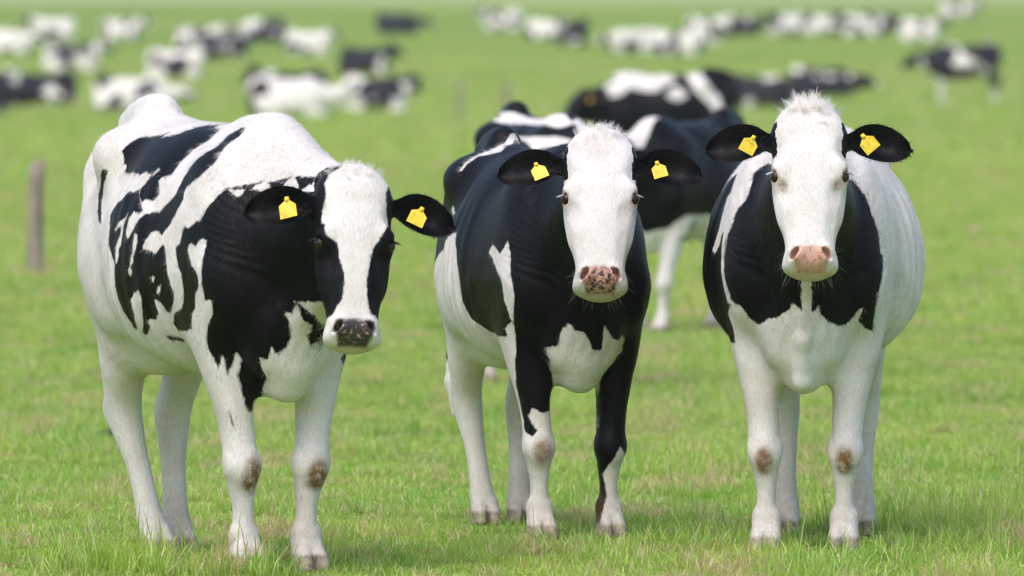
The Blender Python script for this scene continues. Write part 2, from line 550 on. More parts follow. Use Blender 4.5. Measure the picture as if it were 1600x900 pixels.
def coat_material(name, pad_a, pad_b, pad_mix):
    m = NT(name); t = m.t
    tc = m.n('ShaderNodeTexCoord').outputs['Object']
    def att(nm): return m.n('ShaderNodeAttribute', attribute_name=nm).outputs['Fac']
    mp = m.n('ShaderNodeMapping'); mp.inputs['Scale'].default_value = (1, 1, .35); m.l(tc, mp.inputs[0])
    n1 = m.noise(mp.outputs[0], 95, 3, .7); n2 = m.noise(tc, 22, 2)
    k = m.math('ADD', att('coat'), m.math('ADD', m.math('MULTIPLY_ADD', n1, .015, -.0075), m.math('MULTIPLY_ADD', n2, .012, -.006)))
    f = m.math('MULTIPLY_ADD', k, 160, .5, clamp=True)
    big = m.noise(tc, 5, 4); fine = m.noise(mp.outputs[0], 160, 2, .7)
    white = m.ramp(m.math('ADD', m.math('MULTIPLY_ADD', fine, .5, m.math('MULTIPLY', big, .5)), m.math('MULTIPLY', att('hair'), .30)), [(.26, (.50, .455, .43)), (.5, (.675, .642, .625)), (.74, (.79, .765, .757))])
    soil = m.math('MULTIPLY_ADD', m.noise(tc, 3.3, 5, .68), 3.2, -1.62, clamp=True)
    white = m.mix(m.math('MULTIPLY', soil, .5), white, (.50, .42, .34))
    black = m.ramp(fine, [(.3, (.0012, .0012, .0015)), (.75, (.0042, .0042, .0054))])
    col = m.mix(f, white, black)
    padn = m.noise(tc, 70, 3, .65)
    pf = m.math('MULTIPLY_ADD', m.math('ADD', padn, pad_mix), 9, -4.5, clamp=True)
    padc = m.mix(pf, pad_a, pad_b)
    col = m.mix(m.math('MULTIPLY', att('rim'), .75), col, (.50, .27, .20))
    dn = m.math('MULTIPLY', att('dirt'), m.math('MULTIPLY_ADD', m.noise(tc, 38, 5, .75), 3.2, -.75, clamp=True))
    col = m.mix(dn, col, (.20, .105, .036))
    hcol = m.ramp(m.noise(tc, 40, 3), [(.3, (.15, .115, .085)), (.7, (.42, .36, .29))])
    col = m.mix(att('horn'), col, hcol)
    col = m.mix(att('pad'), col, padc)
    m.l(col, m.b.inputs['Base Color'])
    rg = m.math('MULTIPLY_ADD', f, -.19, .62)
    rg = m.math('MULTIPLY_ADD', att('pad'), -.27, rg)
    m.l(rg, m.b.inputs['Roughness'])
    m.l(m.math('MULTIPLY_ADD', att('pad'), .38, .15), m.b.inputs['Specular IOR Level'])
    h = m.math('ADD', m.math('MULTIPLY', n1, .5), m.math('MULTIPLY', fine, .5))
    m.bump(h, .6, .006)
    return m.m

def set_attr(me, name, vals):
    a = me.attributes.new(name, 'FLOAT', 'POINT'); a.data.foreach_set('value', np.asarray(vals, np.float32))

PATCHES = {
 'left': [
  (-50, 1, [(-0.375, 1.289), (-0.353, 1.317), (-0.317, 1.331), (-0.140, 1.347), (-0.159, 1.335), (-0.075, 1.347), (0.004, 1.370), (0.065, 1.376), (0.152, 1.355), (0.138, 1.330), (0.075, 1.300), (0.058, 1.274), (0.053, 1.243), (0.040, 1.223), (-0.000, 1.205), (-0.019, 1.214), (-0.032, 1.202), (-0.008, 1.159), (-0.039, 1.139), (-0.069, 1.143), (-0.090, 1.134), (-0.112, 1.150), (-0.118, 1.177), (-0.084, 1.209), (-0.077, 1.221), (-0.123, 1.229), (-0.157, 1.216), (-0.212, 1.225), (-0.319, 1.219), (-0.351, 1.225), (-0.341, 1.241), (-0.363, 1.253), (-0.365, 1.273)]),
  (-50, 0, [(-0.049, 1.240), (-0.069, 1.222), (-0.073, 1.216), (-0.042, 1.234)]),
  (-50, 0, [(-0.018, 1.210), (-0.002, 1.218), (0.001, 1.203), (0.043, 1.219), (0.056, 1.227), (0.053, 1.207), (0.022, 1.168), (0.019, 1.160), (0.051, 1.176), (0.066, 1.204), (0.064, 1.223), (0.052, 1.266), (0.042, 1.246), (0.033, 1.223)]),
  (-50, 1, [(0.332, 1.369), (0.304, 1.365), (0.243, 1.343), (0.234, 1.308), (0.188, 1.276), (0.151, 1.252), (0.116, 1.208), (0.105, 1.173), (0.150, 1.166), (0.158, 1.186), (0.215, 1.210), (0.282, 1.265), (0.285, 1.310), (0.329, 1.340), (0.341, 1.359)]),
  (-50, 1, [(-0.452, 1.234), (-0.428, 1.230), (-0.434, 1.208), (-0.459, 1.179), (-0.471, 1.142), (-0.472, 1.118), (-0.457, 1.098), (-0.441, 1.063), (-0.466, 1.062), (-0.491, 1.098), (-0.502, 1.146), (-0.482, 1.187), (-0.467, 1.219)]),
  (-50, 1, [(-0.124, 1.175), (-0.184, 1.165), (-0.240, 1.132), (-0.327, 1.106), (-0.300, 1.079), (-0.270, 1.012), (-0.245, 0.969), (-0.216, 0.938), (-0.212, 0.882), (-0.212, 0.834), (-0.181, 0.790), (-0.150, 0.755), (-0.149, 0.733), (-0.129, 0.740), (-0.110, 0.789), (-0.119, 0.832), (-0.095, 0.853), (-0.061, 0.862), (-0.054, 0.830), (-0.064, 0.790), (-0.083, 0.749), (-0.101, 0.728), (-0.074, 0.723), (-0.036, 0.751), (-0.046, 0.770), (-0.000, 0.775), (0.020, 0.792), (0.010, 0.832), (0.023, 0.836), (0.047, 0.821), (0.061, 0.801), (0.080, 0.797), (0.114, 0.834), (0.121, 0.858), (0.105, 0.889), (0.087, 0.940), (0.078, 0.991), (0.056, 1.034), (0.098, 1.078), (0.130, 1.114), (0.153, 1.150), (0.146, 1.174), (0.105, 1.173), (0.084, 1.149), (0.016, 1.110), (-0.055, 1.099), (-0.096, 1.130), (-0.113, 1.154)]),
  (-50, 0, [(-0.043, 1.115), (-0.082, 1.103), (-0.128, 1.106), (-0.141, 1.082), (-0.148, 1.039), (-0.133, 1.021), (-0.114, 1.047), (-0.093, 1.071), (-0.060, 1.097), (-0.019, 1.108)]),
  (-50, 0, [(0.015, 1.047), (0.056, 1.034), (0.068, 1.009), (0.023, 0.975), (-0.000, 0.986), (-0.052, 0.993), (-0.042, 1.017), (-0.010, 1.041)]),
  (-50, 0, [(-0.178, 1.085), (-0.239, 1.048), (-0.226, 1.043), (-0.187, 1.061), (-0.188, 1.030), (-0.212, 0.997), (-0.209, 0.938), (-0.196, 0.946), (-0.193, 0.986), (-0.180, 1.002), (-0.183, 1.010), (-0.176, 1.038), (-0.175, 1.062), (-0.160, 1.102)]),
  (-50, 0, [(-0.100, 1.039), (-0.075, 1.032), (-0.074, 1.004), (-0.092, 0.964), (-0.097, 0.948), (-0.116, 0.936), (-0.106, 0.920), (-0.114, 0.904), (-0.124, 0.916), (-0.123, 0.932), (-0.104, 0.976), (-0.100, 1.012)]),
  (-50, 0, [(0.013, 0.911), (0.020, 0.903), (0.010, 0.889), (0.002, 0.899)]),
  (-50, 0, [(0.057, 0.888), (0.042, 0.856), (0.021, 0.856), (0.037, 0.876)]),
  (-50, 1, [(0.278, 1.113), (0.317, 1.156), (0.322, 1.121), (0.319, 1.067), (0.308, 1.019), (0.293, 1.023), (0.271, 1.029), (0.250, 1.007), (0.224, 1.012), (0.213, 0.994), (0.229, 0.963), (0.238, 0.944), (0.266, 0.925), (0.271, 0.886), (0.252, 0.862), (0.241, 0.818), (0.219, 0.798), (0.209, 0.750), (0.191, 0.745), (0.102, 0.738), (0.081, 0.761), (0.099, 0.794), (0.154, 0.811), (0.171, 0.836), (0.177, 0.875), (0.174, 0.923), (0.155, 0.938), (0.135, 1.001), (0.158, 1.009), (0.182, 1.064), (0.211, 1.061), (0.238, 1.085), (0.257, 1.081)]),
  (-50, 1, [(0.357, 1.164), (0.355, 1.137), (0.337, 1.114), (0.333, 1.082), (0.332, 1.024), (0.332, 0.946), (0.320, 0.957), (0.312, 0.988), (0.326, 1.035), (0.326, 1.082), (0.331, 1.121), (0.339, 1.149)]),
  (-50, 1, [(0.464, 1.208), (0.439, 1.188), (0.428, 1.165), (0.420, 1.118), (0.395, 1.083), (0.384, 1.028), (0.376, 0.977), (0.360, 1.004), (0.342, 1.000), (0.333, 0.957), (0.331, 0.918), (0.336, 0.879), (0.323, 0.800), (0.289, 0.760), (0.275, 0.720), (0.283, 0.680), (0.308, 0.629), (0.320, 0.673), (0.326, 0.665), (0.328, 0.630), (0.334, 0.610), (0.344, 0.634), (0.361, 0.681), (0.377, 0.661), (0.356, 0.614), (0.356, 0.610), (0.366, 0.562), (0.372, 0.523), (0.379, 0.494), (0.404, 0.524), (0.384, 0.522), (0.419, 0.562), (0.462, 0.604), (0.458, 0.628), (0.457, 0.667), (0.486, 0.664), (0.503, 0.695), (0.516, 0.672), (0.544, 0.695), (0.562, 0.727), (0.565, 0.782), (0.552, 0.806), (0.574, 0.802), (0.597, 0.846), (0.604, 0.822), (0.602, 0.786), (0.616, 0.770), (0.611, 0.743), (0.600, 0.735), (0.598, 0.691), (0.605, 0.706), (0.612, 0.714), (0.607, 0.686), (0.623, 0.722), (0.634, 0.752), (0.640, 0.799), (0.472, 0.928), (0.505, 1.108), (0.661, 1.201), (0.682, 1.247), (0.608, 1.246), (0.679, 1.248), (0.667, 1.233), (0.333, 1.181), (0.650, 1.171), (0.631, 1.167), (0.618, 1.178), (0.599, 1.205), (0.571, 1.234), (0.558, 1.213), (0.540, 1.185), (0.520, 1.167), (0.502, 1.177), (0.487, 1.200)]),
  (-50, 1, [(0.022, 0.720), (0.056, 0.723), (0.120, 0.716), (0.108, 0.704), (0.040, 0.708)]),
  (0, 1, [(0.230, 0.675), (0.255, 0.653), (0.212, 0.636), (0.196, 0.657), (0.206, 0.670)]),
  (-70, 1, [(0.483, 0.523), (0.486, 0.484), (0.495, 0.444), (0.489, 0.448), (0.481, 0.484), (0.478, 0.507)]),
 ],
 'middle': [
  (-50, 0, [(-0.171, 1.093), (-0.134, 1.030), (-0.100, 0.938), (-0.073, 0.856), (-0.035, 0.782), (0.070, 0.738), (0.172, 0.724), (0.267, 0.729), (0.258, 0.754), (0.295, 0.778), (0.311, 0.774), (0.303, 0.718), (0.296, 0.684), (0.277, 0.557), (0.388, 0.009), (-0.613, 0.289), (-0.606, 0.705), (-0.661, 0.940), (-0.521, 1.013)]),
  (-50, 0, [(0.171, 1.055), (0.219, 1.033), (0.231, 1.019), (0.276, 1.070), (0.299, 1.030), (0.319, 0.957), (0.336, 0.912), (0.342, 0.876), (0.311, 0.774), (0.301, 0.792), (0.274, 0.856), (0.264, 0.929), (0.208, 0.978), (0.167, 1.013), (0.134, 1.022), (0.149, 1.040)]),
  (-50, 0, [(-0.322, 1.431), (-0.332, 1.440), (-0.331, 1.413), (-0.343, 1.387), (-0.382, 1.371), (-0.405, 1.348), (-0.415, 1.310), (-0.402, 1.306), (-0.389, 1.336), (-0.368, 1.364), (-0.258, 1.377), (-0.308, 1.408)]),
  (-50, 0, [(-0.432, 1.182), (-0.397, 1.152), (-0.420, 1.144), (-0.450, 1.165)]),
  (0, 0, [(-0.165, 0.471), (-0.147, 0.462), (-0.128, 0.455), (-0.106, 0.459), (-0.061, 0.461), (-0.063, 0.483), (-0.087, 0.557), (-0.100, 0.592), (-0.130, 0.674), (-0.139, 0.688), (-0.104, 0.698), (-0.056, 0.559), (-0.066, 0.293), (0.071, -0.020), (-0.180, 0.443)]),
  (0, 0, [(-0.139, 0.688), (-0.110, 0.684), (-0.100, 0.698), (-0.103, 0.744), (-0.077, 0.777), (-0.064, 0.772), (-0.054, 0.754), (-0.027, 0.749), (-0.002, 0.722), (0.016, 0.685), (0.051, 0.680), (0.052, 0.721), (0.053, 0.772), (0.070, 0.753), (0.096, 0.720), (0.121, 0.712), (0.141, 0.732), (0.166, 0.717), (0.162, 0.680), (0.133, 0.639), (0.063, 0.605), (0.048, 0.568), (0.055, 0.517), (-0.029, 0.560), (-0.079, 0.596), (-0.090, 0.585), (-0.118, 0.637)]),
  (0, 0, [(0.115, 0.158), (0.115, 0.145), (0.100, 0.234), (0.116, 0.262), (0.130, 0.286), (0.152, 0.334), (0.190, 0.279), (0.183, 0.042), (0.077, 0.044)]),
 ],
 'right': [
  (0, 1, [(-0.163, 1.251), (-0.185, 1.168), (-0.216, 1.134), (-0.246, 1.058), (-0.253, 1.049), (-0.264, 1.015), (-0.263, 0.911), (-0.243, 0.841), (-0.230, 0.824), (-0.199, 0.808), (-0.179, 0.775), (-0.148, 0.752), (-0.126, 0.759), (-0.112, 0.776), (-0.086, 0.773), (-0.039, 0.803), (-0.029, 0.834), (-0.000, 0.799), (0.037, 0.795), (0.055, 0.815), (0.057, 0.794), (0.081, 0.765), (0.121, 0.749), (0.141, 0.755), (0.170, 0.784), (0.195, 0.809), (0.181, 0.767), (0.200, 0.740), (0.224, 0.727), (0.230, 0.787), (0.255, 0.892), (0.260, 0.979), (0.251, 0.984), (0.245, 1.059), (0.246, 1.034), (0.242, 1.059), (0.225, 1.109), (0.200, 1.176), (0.167, 1.214), (0.148, 1.227), (0.042, 1.246), (-0.119, 1.279)]),
  (0, 0, [(-0.001, 0.938), (0.038, 0.930), (0.032, 0.790), (0.012, 0.498), (0.003, 0.770)]),
  (-60, 1, [(-0.103, 1.202), (0.017, 1.237), (0.299, 1.203), (0.062, 1.168), (0.089, 1.094), (0.114, 1.057), (0.056, 0.984), (0.113, 0.974), (0.271, 1.035), (0.317, 1.052), (0.320, 1.004), (0.374, 0.890), (0.403, 0.827), (0.439, 0.816), (0.379, 0.785), (0.383, 0.732), (0.376, 0.688), (0.008, 0.702), (-0.093, 0.772), (-0.178, 0.857), (-0.193, 0.931), (-0.132, 0.997), (-0.129, 1.039), (-0.191, 1.120), (-0.174, 1.168)]),
 ],
}
FACES = {
 'left': [
  (0, [(-0.053, -0.017), (-0.076, -0.001), (-0.094, 0.030), (-0.093, 0.082), (-0.102, 0.151), (-0.092, 0.206), (-0.072, 0.217), (-0.054, 0.223), (-0.053, 0.270), (-0.043, 0.294), (-0.035, 0.318), (-0.034, 0.349), (-0.041, 0.397), (-0.062, 0.438), (-0.089, 0.467), (-0.087, 0.462), (-0.095, 0.513), (-0.052, 0.567), (0.019, 0.573), (0.083, 0.556), (0.085, 0.515), (0.066, 0.443), (0.050, 0.444), (0.037, 0.393), (0.031, 0.346), (0.036, 0.322), (0.042, 0.266), (0.050, 0.238), (0.073, 0.209), (0.107, 0.146), (0.097, 0.110), (0.091, 0.056), (0.119, -0.001), (0.092, -0.030), (0.052, -0.055), (-0.001, -0.065)]),
 ],
 'middle': [
 ],
 'right': [
 ],
}


PINK, DARK = (.52, .26, .20), (.035, .030, .032)
COWS = [
 dict(name='left', poll=(1.03, .075, 1.235), head=(-13, 16, -3), loc=(-.895, -.50, 0), rz=22, scale=.965, ears=(6, 14, 4, 12),
      legs={('f', 1): (-.02, -.03), ('f', -1): (-.02, .03), ('h', 1): (-.04, .0), ('h', -1): (.10, .15)},
      base=-.3, head_base=.1, pad=(DARK, PINK, -.07), knees=[(.585, -.097, .30, .042, .07, 1), (.585, .115, .30, .042, .06, 1)],
      tuft=.25, boxes=[(.60, 1.3, -.3, .3, .84, 1.17, 1), (.56, .93, -.4, .4, 1.222, 1.7, 0)]),
 dict(name='middle', poll=(1.05, -.035, 1.46), head=(-14, 22, 0), loc=(.08, 1.55, 0), rz=14, scale=.885, hscale=1.10, tail=-.11, ears=(2, 10, 2, 10),
      legs={('f', 1): (.0, .0), ('f', -1): (.0, .0), ('h', 1): (-.03, -.02), ('h', -1): (.06, .09)},
      base=.3, head_base=-.1, rim=.8, pad=(PINK, DARK, .03), knees=[(.60, -.132, .32, .04, .055, .8)], tuft=.6,
      boxes=[(-1.2, -.30, -.5, .5, -.1, .60, 0), (.3, .8, -.4, -.02, -.1, .385, 0), (.5, .85, -.085, .085, .40, .63, 0), (.84, 1.2, -.13, .13, 1.36, 1.7, 0)]),
 dict(name='right', poll=(1.05, .038, 1.46), head=(4.5, 20, 0), loc=(.945, .72, 0), rz=-4.5, scale=.94, hscale=1.02, fat=1.1, ears=(0, 12, 0, 12), tail=.14, dewlap=1,
      legs={}, base=-.3, head_base=-.1, rim=.8, tear=.8, pad=((.58, .33, .26), (.36, .17, .13), -.03), knees=[(.60, -.132, .305, .034, .055, .95), (.60, .132, .305, .034, .055, 1)], tuft=1.0),
]
for c in COWS:
    c['patches'] = PATCHES[c['name']]; c['face'] = FACES[c['name']]

def build_cow(c, h):
    B, ho, HM = cow_body(c)
    V, Q = surface(B, (-.95, -.50, -.012), (ho[0] + .35, .50, 1.60), h)
    g = gradient(B, V, .004); Nn = g / (np.linalg.norm(g, axis=1)[:, None] + 1e-9)
    coat, pad, rim, dirt, horn, head = hide(c, V, Nn, ho, HM)
    # ribs, skin folds on neck and brisket, small unevenness of muscle
    x, y, z = V.T; sd_ = np.sign(y)
    ribs = np.sin((x + .10*(z - .9))*2*np.pi/.078) * sstep(-.30, -.15, x)*sstep(.32, .18, x) * sstep(.62, .75, z)*sstep(1.28, 1.12, z)
    fold = np.sin((x*1.0 + .45*z + .03*np.sin(z*19))*2*np.pi/(.062 + .014*np.sin(z*9)) + sd_) * sstep(.52, .62, x)*sstep(1.02, .88, x) * sstep(.72, .85, z)
    bris = np.sin((y + .02*np.sin(z*23))*2*np.pi/.046) * sstep(.60, .68, x) * sstep(.92, .78, z) * sstep(.5, .58, z) * sstep(.16, .09, np.abs(y))
    wrk = np.sin((z + .5*np.abs(y) + .03*np.sin(x*17))*2*np.pi/.05) * sstep(-.35, -.55, x) * sstep(.98, .8, z) * sstep(.42, .55, z)
    lump = np.sin(x*23 + 2*np.sin(z*11)) * np.sin(z*19 + 1.7*np.sin(y*15 + x*7)) * sstep(.45, .6, z)
    md = .5 + .5*np.sin(x*9 + 3*np.sin(z*7 + y*5)) * np.sin(z*13 + y*11)
    V = V + Nn * ((.0020*ribs + .0016*fold*md + .0016*bris*md + .0008*wrk*md + .0026*lump) * ~head)[:, None]
    n0 = len(V); E = []
    er = c['ears']
    for s, dr, sw in ((1, er[0], er[1]), (-1, er[2], er[3])):
        EV, EF, EA, fr = ear_mesh(ho, HM, s, dr, sw, c.get('hscale', 1.0))
        Q = np.concatenate([Q, EF + len(V)]); V = np.concatenate([V, EV]); E.append((s, EV, EA, fr))
    k = len(V) - n0
    pads = [np.concatenate([a, np.full(k, v)]) for a, v in ((coat, .1), (pad, 0), (rim, 0), (dirt, 0), (horn, 0))]
    return V, Q, Nn, pads, ho, HM, E, head, n0

def blades(name, P, D, Nn, L, W, attrs, mat, parent, seg=1, droop=0.0):
    """one thin tapered blade for each hair, shaded with the normal of the skin under it"""
    n = len(P); D = D / (np.linalg.norm(D, axis=1)[:, None] + 1e-9)
    side = np.cross(D, Nn); side /= np.linalg.norm(side, axis=1)[:, None] + 1e-9
    L = np.broadcast_to(L, (n,)); W = np.broadcast_to(W, (n,))
    k = 2*seg + 1
    Vv = np.empty((n, k, 3))
    for i in range(seg):
        t = i / seg
        c = P + D*(L*t)[:, None] + np.array([0, 0, -1])*(droop*L*t*t)[:, None]
        w = side * (W*(1 - .5*t)*.5)[:, None]
        Vv[:, 2*i] = c - w; Vv[:, 2*i + 1] = c + w
    Vv[:, -1] = P + D*L[:, None] + np.array([0, 0, -1])*(droop*L)[:, None]
    base = (np.arange(n)*k)[:, None]
    F = []
    for i in range(seg - 1):
        F += [base + np.array([[2*i, 2*i+1, 2*i+3]]), base + np.array([[2*i, 2*i+3, 2*i+2]])]
    F.append(base + np.array([[k-3, k-2, k-1]]))
    o = mesh_object(name, Vv.reshape(-1, 3), np.concatenate(F), mat, parent)
    o['kind'] = 'stuff'
    for nm, v in attrs.items(): set_attr(o.data, nm, np.repeat(np.broadcast_to(v, (n,)), k))
    o.data.normals_split_custom_set_from_vertices(np.repeat(Nn, k, 0).tolist())
    return o

eye_m = NT('cow_eye')
eye_m.l(eye_m.ramp(eye_m.noise(eye_m.n('ShaderNodeTexCoord').outputs['Object'], 40), [(.35, (.008, .005, .004)), (.7, (.03, .014, .008))]), eye_m.b.inputs['Base Color'])
eye_m.b.inputs['Roughness'].default_value = .06
tag_m = NT('tag_yellow')
tag_m.l(tag_m.ramp(tag_m.noise(tag_m.n('ShaderNodeTexCoord').outputs['Object'], 60, 4), [(.3, (.52, .35, .03)), (.45, (.76, .55, .025)), (.8, (.84, .66, .05))]), tag_m.b.inputs['Base Color'])
tag_m.b.inputs['Roughness'].default_value = .38
tuft_m = NT('tuft_hair')
td = tuft_m.n('ShaderNodeBsdfDiffuse'); tt_ = tuft_m.n('ShaderNodeBsdfTranslucent'); tx = tuft_m.n('ShaderNodeMixShader')
tcol = tuft_m.ramp(tuft_m.noise(tuft_m.n('ShaderNodeTexCoord').outputs['Object'], 45, 3), [(.3, (.86, .82, .77)), (.6, (.93, .92, .90))])
tuft_m.l(tcol, td.inputs[0]); tuft_m.l(tcol, tt_.inputs[0]); tx.inputs[0].default_value = .5
tuft_m.l(td.outputs[0], tx.inputs[1]); tuft_m.l(tt_.outputs[0], tx.inputs[2]); tuft_m.l(tx.outputs[0], tuft_m.out.inputs[0]); tuft_m.t.nodes.remove(tuft_m.b)
lash_m = NT('lash'); lash_m.b.inputs['Base Color'].default_value = (.75, .72, .68, 1)
lash_d = NT('dark_lash'); lash_d.b.inputs['Base Color'].default_value = (.015, .013, .013, 1)

def uv_sphere(r, nu=20, nv=12):
    V = [(0, 0, r)]; F = []
    for i in range(1, nv):
        a = math.pi*i/nv
        for j in range(nu):
            b = 2*math.pi*j/nu; V.append((r*math.sin(a)*math.cos(b), r*math.sin(a)*math.sin(b), r*math.cos(a)))
    V.append((0, 0, -r))
    for j in range(nu): F.append((0, 1 + j, 1 + (j+1) % nu))
    for i in range(nv - 2):
        for j in range(nu):
            a = 1 + i*nu; F.append((a + j, a + nu + j, a + nu + (j+1) % nu, a + (j+1) % nu))
    e = len(V) - 1; a = 1 + (nv-2)*nu
    for j in range(nu): F.append((e, a + (j+1) % nu, a + j))
    return np.array(V), F

TAGP = [(-.029, -.032), (.029, -.030), (.028, .010), (.009, .026), (.0065, .040), (-.0065, .040), (-.009, .026), (-.029, .012)]
def tag_mesh():
    n = len(TAGP); V = []
    for z in (-.0011, .0011):
        for x, y in TAGP: V.append((x, y, z + 2.2*(x*x) - .8*abs(y)*abs(y)))
    F = [tuple(range(n))[::-1], tuple(range(n, 2*n))] + [(i, (i+1) % n, n + (i+1) % n, n + i) for i in range(n)]
    return np.array(V), F

def stud_mesh():
    V, F = [], []; n = 12
    for k, (r, z) in enumerate(((.007, 0), (.007, .003), (.004, .005))):
        for i in range(n): V.append((r*math.cos(2*math.pi*i/n), r*math.sin(2*math.pi*i/n), z))
    for k in range(2):
        for i in range(n): F.append((k*n + i, k*n + (i+1) % n, (k+1)*n + (i+1) % n, (k+1)*n + i))
    F.append(tuple(2*n + i for i in range(n)))
    return np.array(V), F

def frame_apply(V, o, X, Y, Zv): return o + V[:, :1]*X + V[:, 1:2]*Y + V[:, 2:3]*Zv

def dress_cow(c, o, V, Q, Nn, at, ho, HM, E, head, n0, mat, n_hair=110000):
    """eyes, lashes, ear tags, coat hair, poll tuft, ear fringe, whiskers"""
    hs = c.get('hscale', 1.0)
    hp = lambda u, v, w: ho + HM @ np.array([u, v, w]) * hs
    r_ = np.random.default_rng(len(c['name']) * 7)
    SV, SF = uv_sphere(.0208 * hs)
    for s in (1, -1):
        Ef = rot_to(HM, s)
        ctr = hp(.222, s*.1135, -.013) - Ef[:, 2]*.0125
        eye = mesh_object('eye', SV @ Ef.T + ctr, SF, eye_m.m, o)
        # lashes along the upper lid
        k = 46; a = r_.uniform(-1, 1, k)
        up = -Ef[:, 0]
        if up @ HM[:, 0] > 0: up = -up
        sd = np.cross(Ef[:, 2], up)
        P = ctr + Ef[:, 2]*.014 + up*(.013*np.sqrt(1 - (.75*a)**2))[:, None] + sd*(a*.014)[:, None]
        D = Ef[:, 2]*1.0 + up*.15 + sd*(a*.55)[:, None] + HM[:, 1]*s*.5 + r_.normal(0, .12, (k, 3)) + HM[:, 0]*.35
        blades('eyelashes', P, D, np.repeat(Ef[:, 2][None], k, 0), r_.uniform(.016, .028, k), .0011, {}, (lash_m if c['head_base'] < 0 else lash_d).m, eye, 2, .2)
    TV, TF = tag_mesh(); DV, DF = stud_mesh()
    for (s, EV, EA, (base, d, up, fw)), (q, t, ang, yaw, sz) in zip(E, c['tags']):
        a = R(ang); X = d*math.cos(a) + up*math.sin(a); Y = up*math.cos(a) - d*math.sin(a)
        b = R(yaw); X2 = X*math.cos(b) + fw*math.sin(b); Z2 = fw*math.cos(b) - X*math.sin(b)
        if np.dot(np.cross(X2, Y), Z2) < 0: X2 = -X2
        og = base + d*(q*.215) + up*t + fw*.016
        tg = mesh_object('ear_tag', frame_apply(TV*sz, og, X2, Y, Z2), TF, tag_m.m, o, smooth=False)
        mesh_object('stud', frame_apply(DV, og + Y*.030*sz + Z2*.0015, X2, Y, Z2), DF, tag_m.m, tg)
    if not n_hair: return
    # short coat
    coat, pad, rim, dirt, horn = at
    Qb = Q[(Q < n0).all(1)]
    f = r_.integers(0, len(Qb), n_hair); ab = r_.random((n_hair, 2)); q = Qb[f]
    wts = np.stack([(1-ab[:, 0])*(1-ab[:, 1]), ab[:, 0]*(1-ab[:, 1]), ab[:, 0]*ab[:, 1], (1-ab[:, 0])*ab[:, 1]], 1)
    def ip(A): return (A[q] * (wts[..., None] if A.ndim == 2 else wts)).sum(1)
    P = ip(V); N = ip(Nn); N /= np.linalg.norm(N, axis=1)[:, None] + 1e-9
    hq = (P - ho) @ HM / hs; hl = head[q[:, 0]]
    ok = (ip(pad) < .1) & (ip(horn) < .1) & (ip(rim) < .3)
    flow = np.where(hl[:, None], (HM[:, 0] * .9 + HM[:, 1] * 0)[None] + (HM[:, 1][None] * (np.sign(hq[:, 1]) * .35)[:, None]),
                    np.where((P[:, 2] < .6)[:, None], np.array([[-.15, 0, -1.0]]), np.array([[-.75, 0, -.65]])))
    flow = flow + r_.normal(0, .22, flow.shape)
    T = flow - N * (flow * N).sum(1)[:, None]; T /= np.linalg.norm(T, axis=1)[:, None] + 1e-9
    L = np.where(hl, .010, np.where(P[:, 2] < .6, .011, .017)) * r_.uniform(.6, 1.35, n_hair)
    top = np.clip((N[:, 2] - .3) / .5, 0, 1) * ~hl
    L = L * (1 + .5*top)
    D = T + N * r_.uniform(.10, .34, n_hair)[:, None]
    av = {'coat': ip(coat) + r_.normal(0, .0045, n_hair), 'dirt': ip(dirt), 'hair': r_.normal(0, .5, n_hair).clip(-1, 1)}
    m = ok
    blades('coat_hair', P[m] - N[m]*.001, D[m], N[m], L[m], .0011, {k: v[m] for k, v in av.items()}, mat, o)
    # tuft on the poll
    tf = c['tuft']; locks = int(60 + 130*tf); per = 20; k = locks*per
    tq = (V[:n0] - ho) @ HM / hs
    cand = np.nonzero((np.abs(tq[:, 0]) < .10) & (np.abs(tq[:, 1]) < .095) & (tq[:, 2] > -.17) & (tq[:, 2] < .04))[0]
    if len(cand):
        cq = ((V[cand] - ho) @ HM) / hs
        wsel = np.exp(-(cq[:, 1]/.052)**2) * np.exp(-((cq[:, 0] + .015)/.030)**2) * (cq[:, 2] > -.16)
        lk = r_.choice(cand, locks, p=wsel/wsel.sum())
        lp = V[lk]; ln_ = Nn[lk]; lq = (lp - ho) @ HM / hs
        ld = ln_ * r_.uniform(.15, .8, locks)[:, None] + HM[:, 0][None] * r_.normal(-.45, .45, locks)[:, None] + HM[:, 1][None] * (lq[:, 1]*3 + r_.normal(0, .4, locks))[:, None]
        ll = .018 + .056*tf*r_.random(locks)**1.3
        P = np.repeat(lp, per, 0) + r_.normal(0, .006, (k, 3)); N = np.repeat(ln_, per, 0)
        D = np.repeat(ld, per, 0) + r_.normal(0, .10, (k, 3)) - (P - np.repeat(lp, per, 0)) * 14
        blades('poll_tuft', P - N*.003, D, N, np.repeat(ll, per)*r_.uniform(.6, 1.1, k), .0008, {}, tuft_m.m, o, 3, .22)
    # ear fringe
    for (s, EV, EA, (base, d, up, fw)) in E:
        ed = np.nonzero((np.abs(EA[:, 1]) > .86) & (EA[:, 2] > .5) | ((EA[:, 2] > .5) & (EA[:, 0] > .93)))[0]
        k = 600; pk = r_.choice(ed, k); t = EA[pk, 1]
        P = EV[pk] + r_.normal(0, .002, (k, 3)) + d*r_.uniform(-.004, .004, k)[:, None]
        D = d*r_.uniform(.3, 1, k)[:, None] + up*(np.sign(t)*r_.uniform(.1, .9, k))[:, None] + fw*r_.uniform(-.2, .5, k)[:, None]
        blades('ear_fringe', P, D, np.repeat(fw[None], k, 0), r_.uniform(.004, .011, k), .0008, {'coat': np.full(k, .1)}, mat, o, 2, .2)
        inn = np.nonzero((EA[:, 2] > .5) & (EA[:, 0] < .75))[0]
        k = 260; pk = r_.choice(inn, k)
        D = d*.8 + fw*r_.uniform(.3, 1, k)[:, None] - up*(EA[pk, 1]*.8)[:, None] + r_.normal(0, .2, (k, 3))
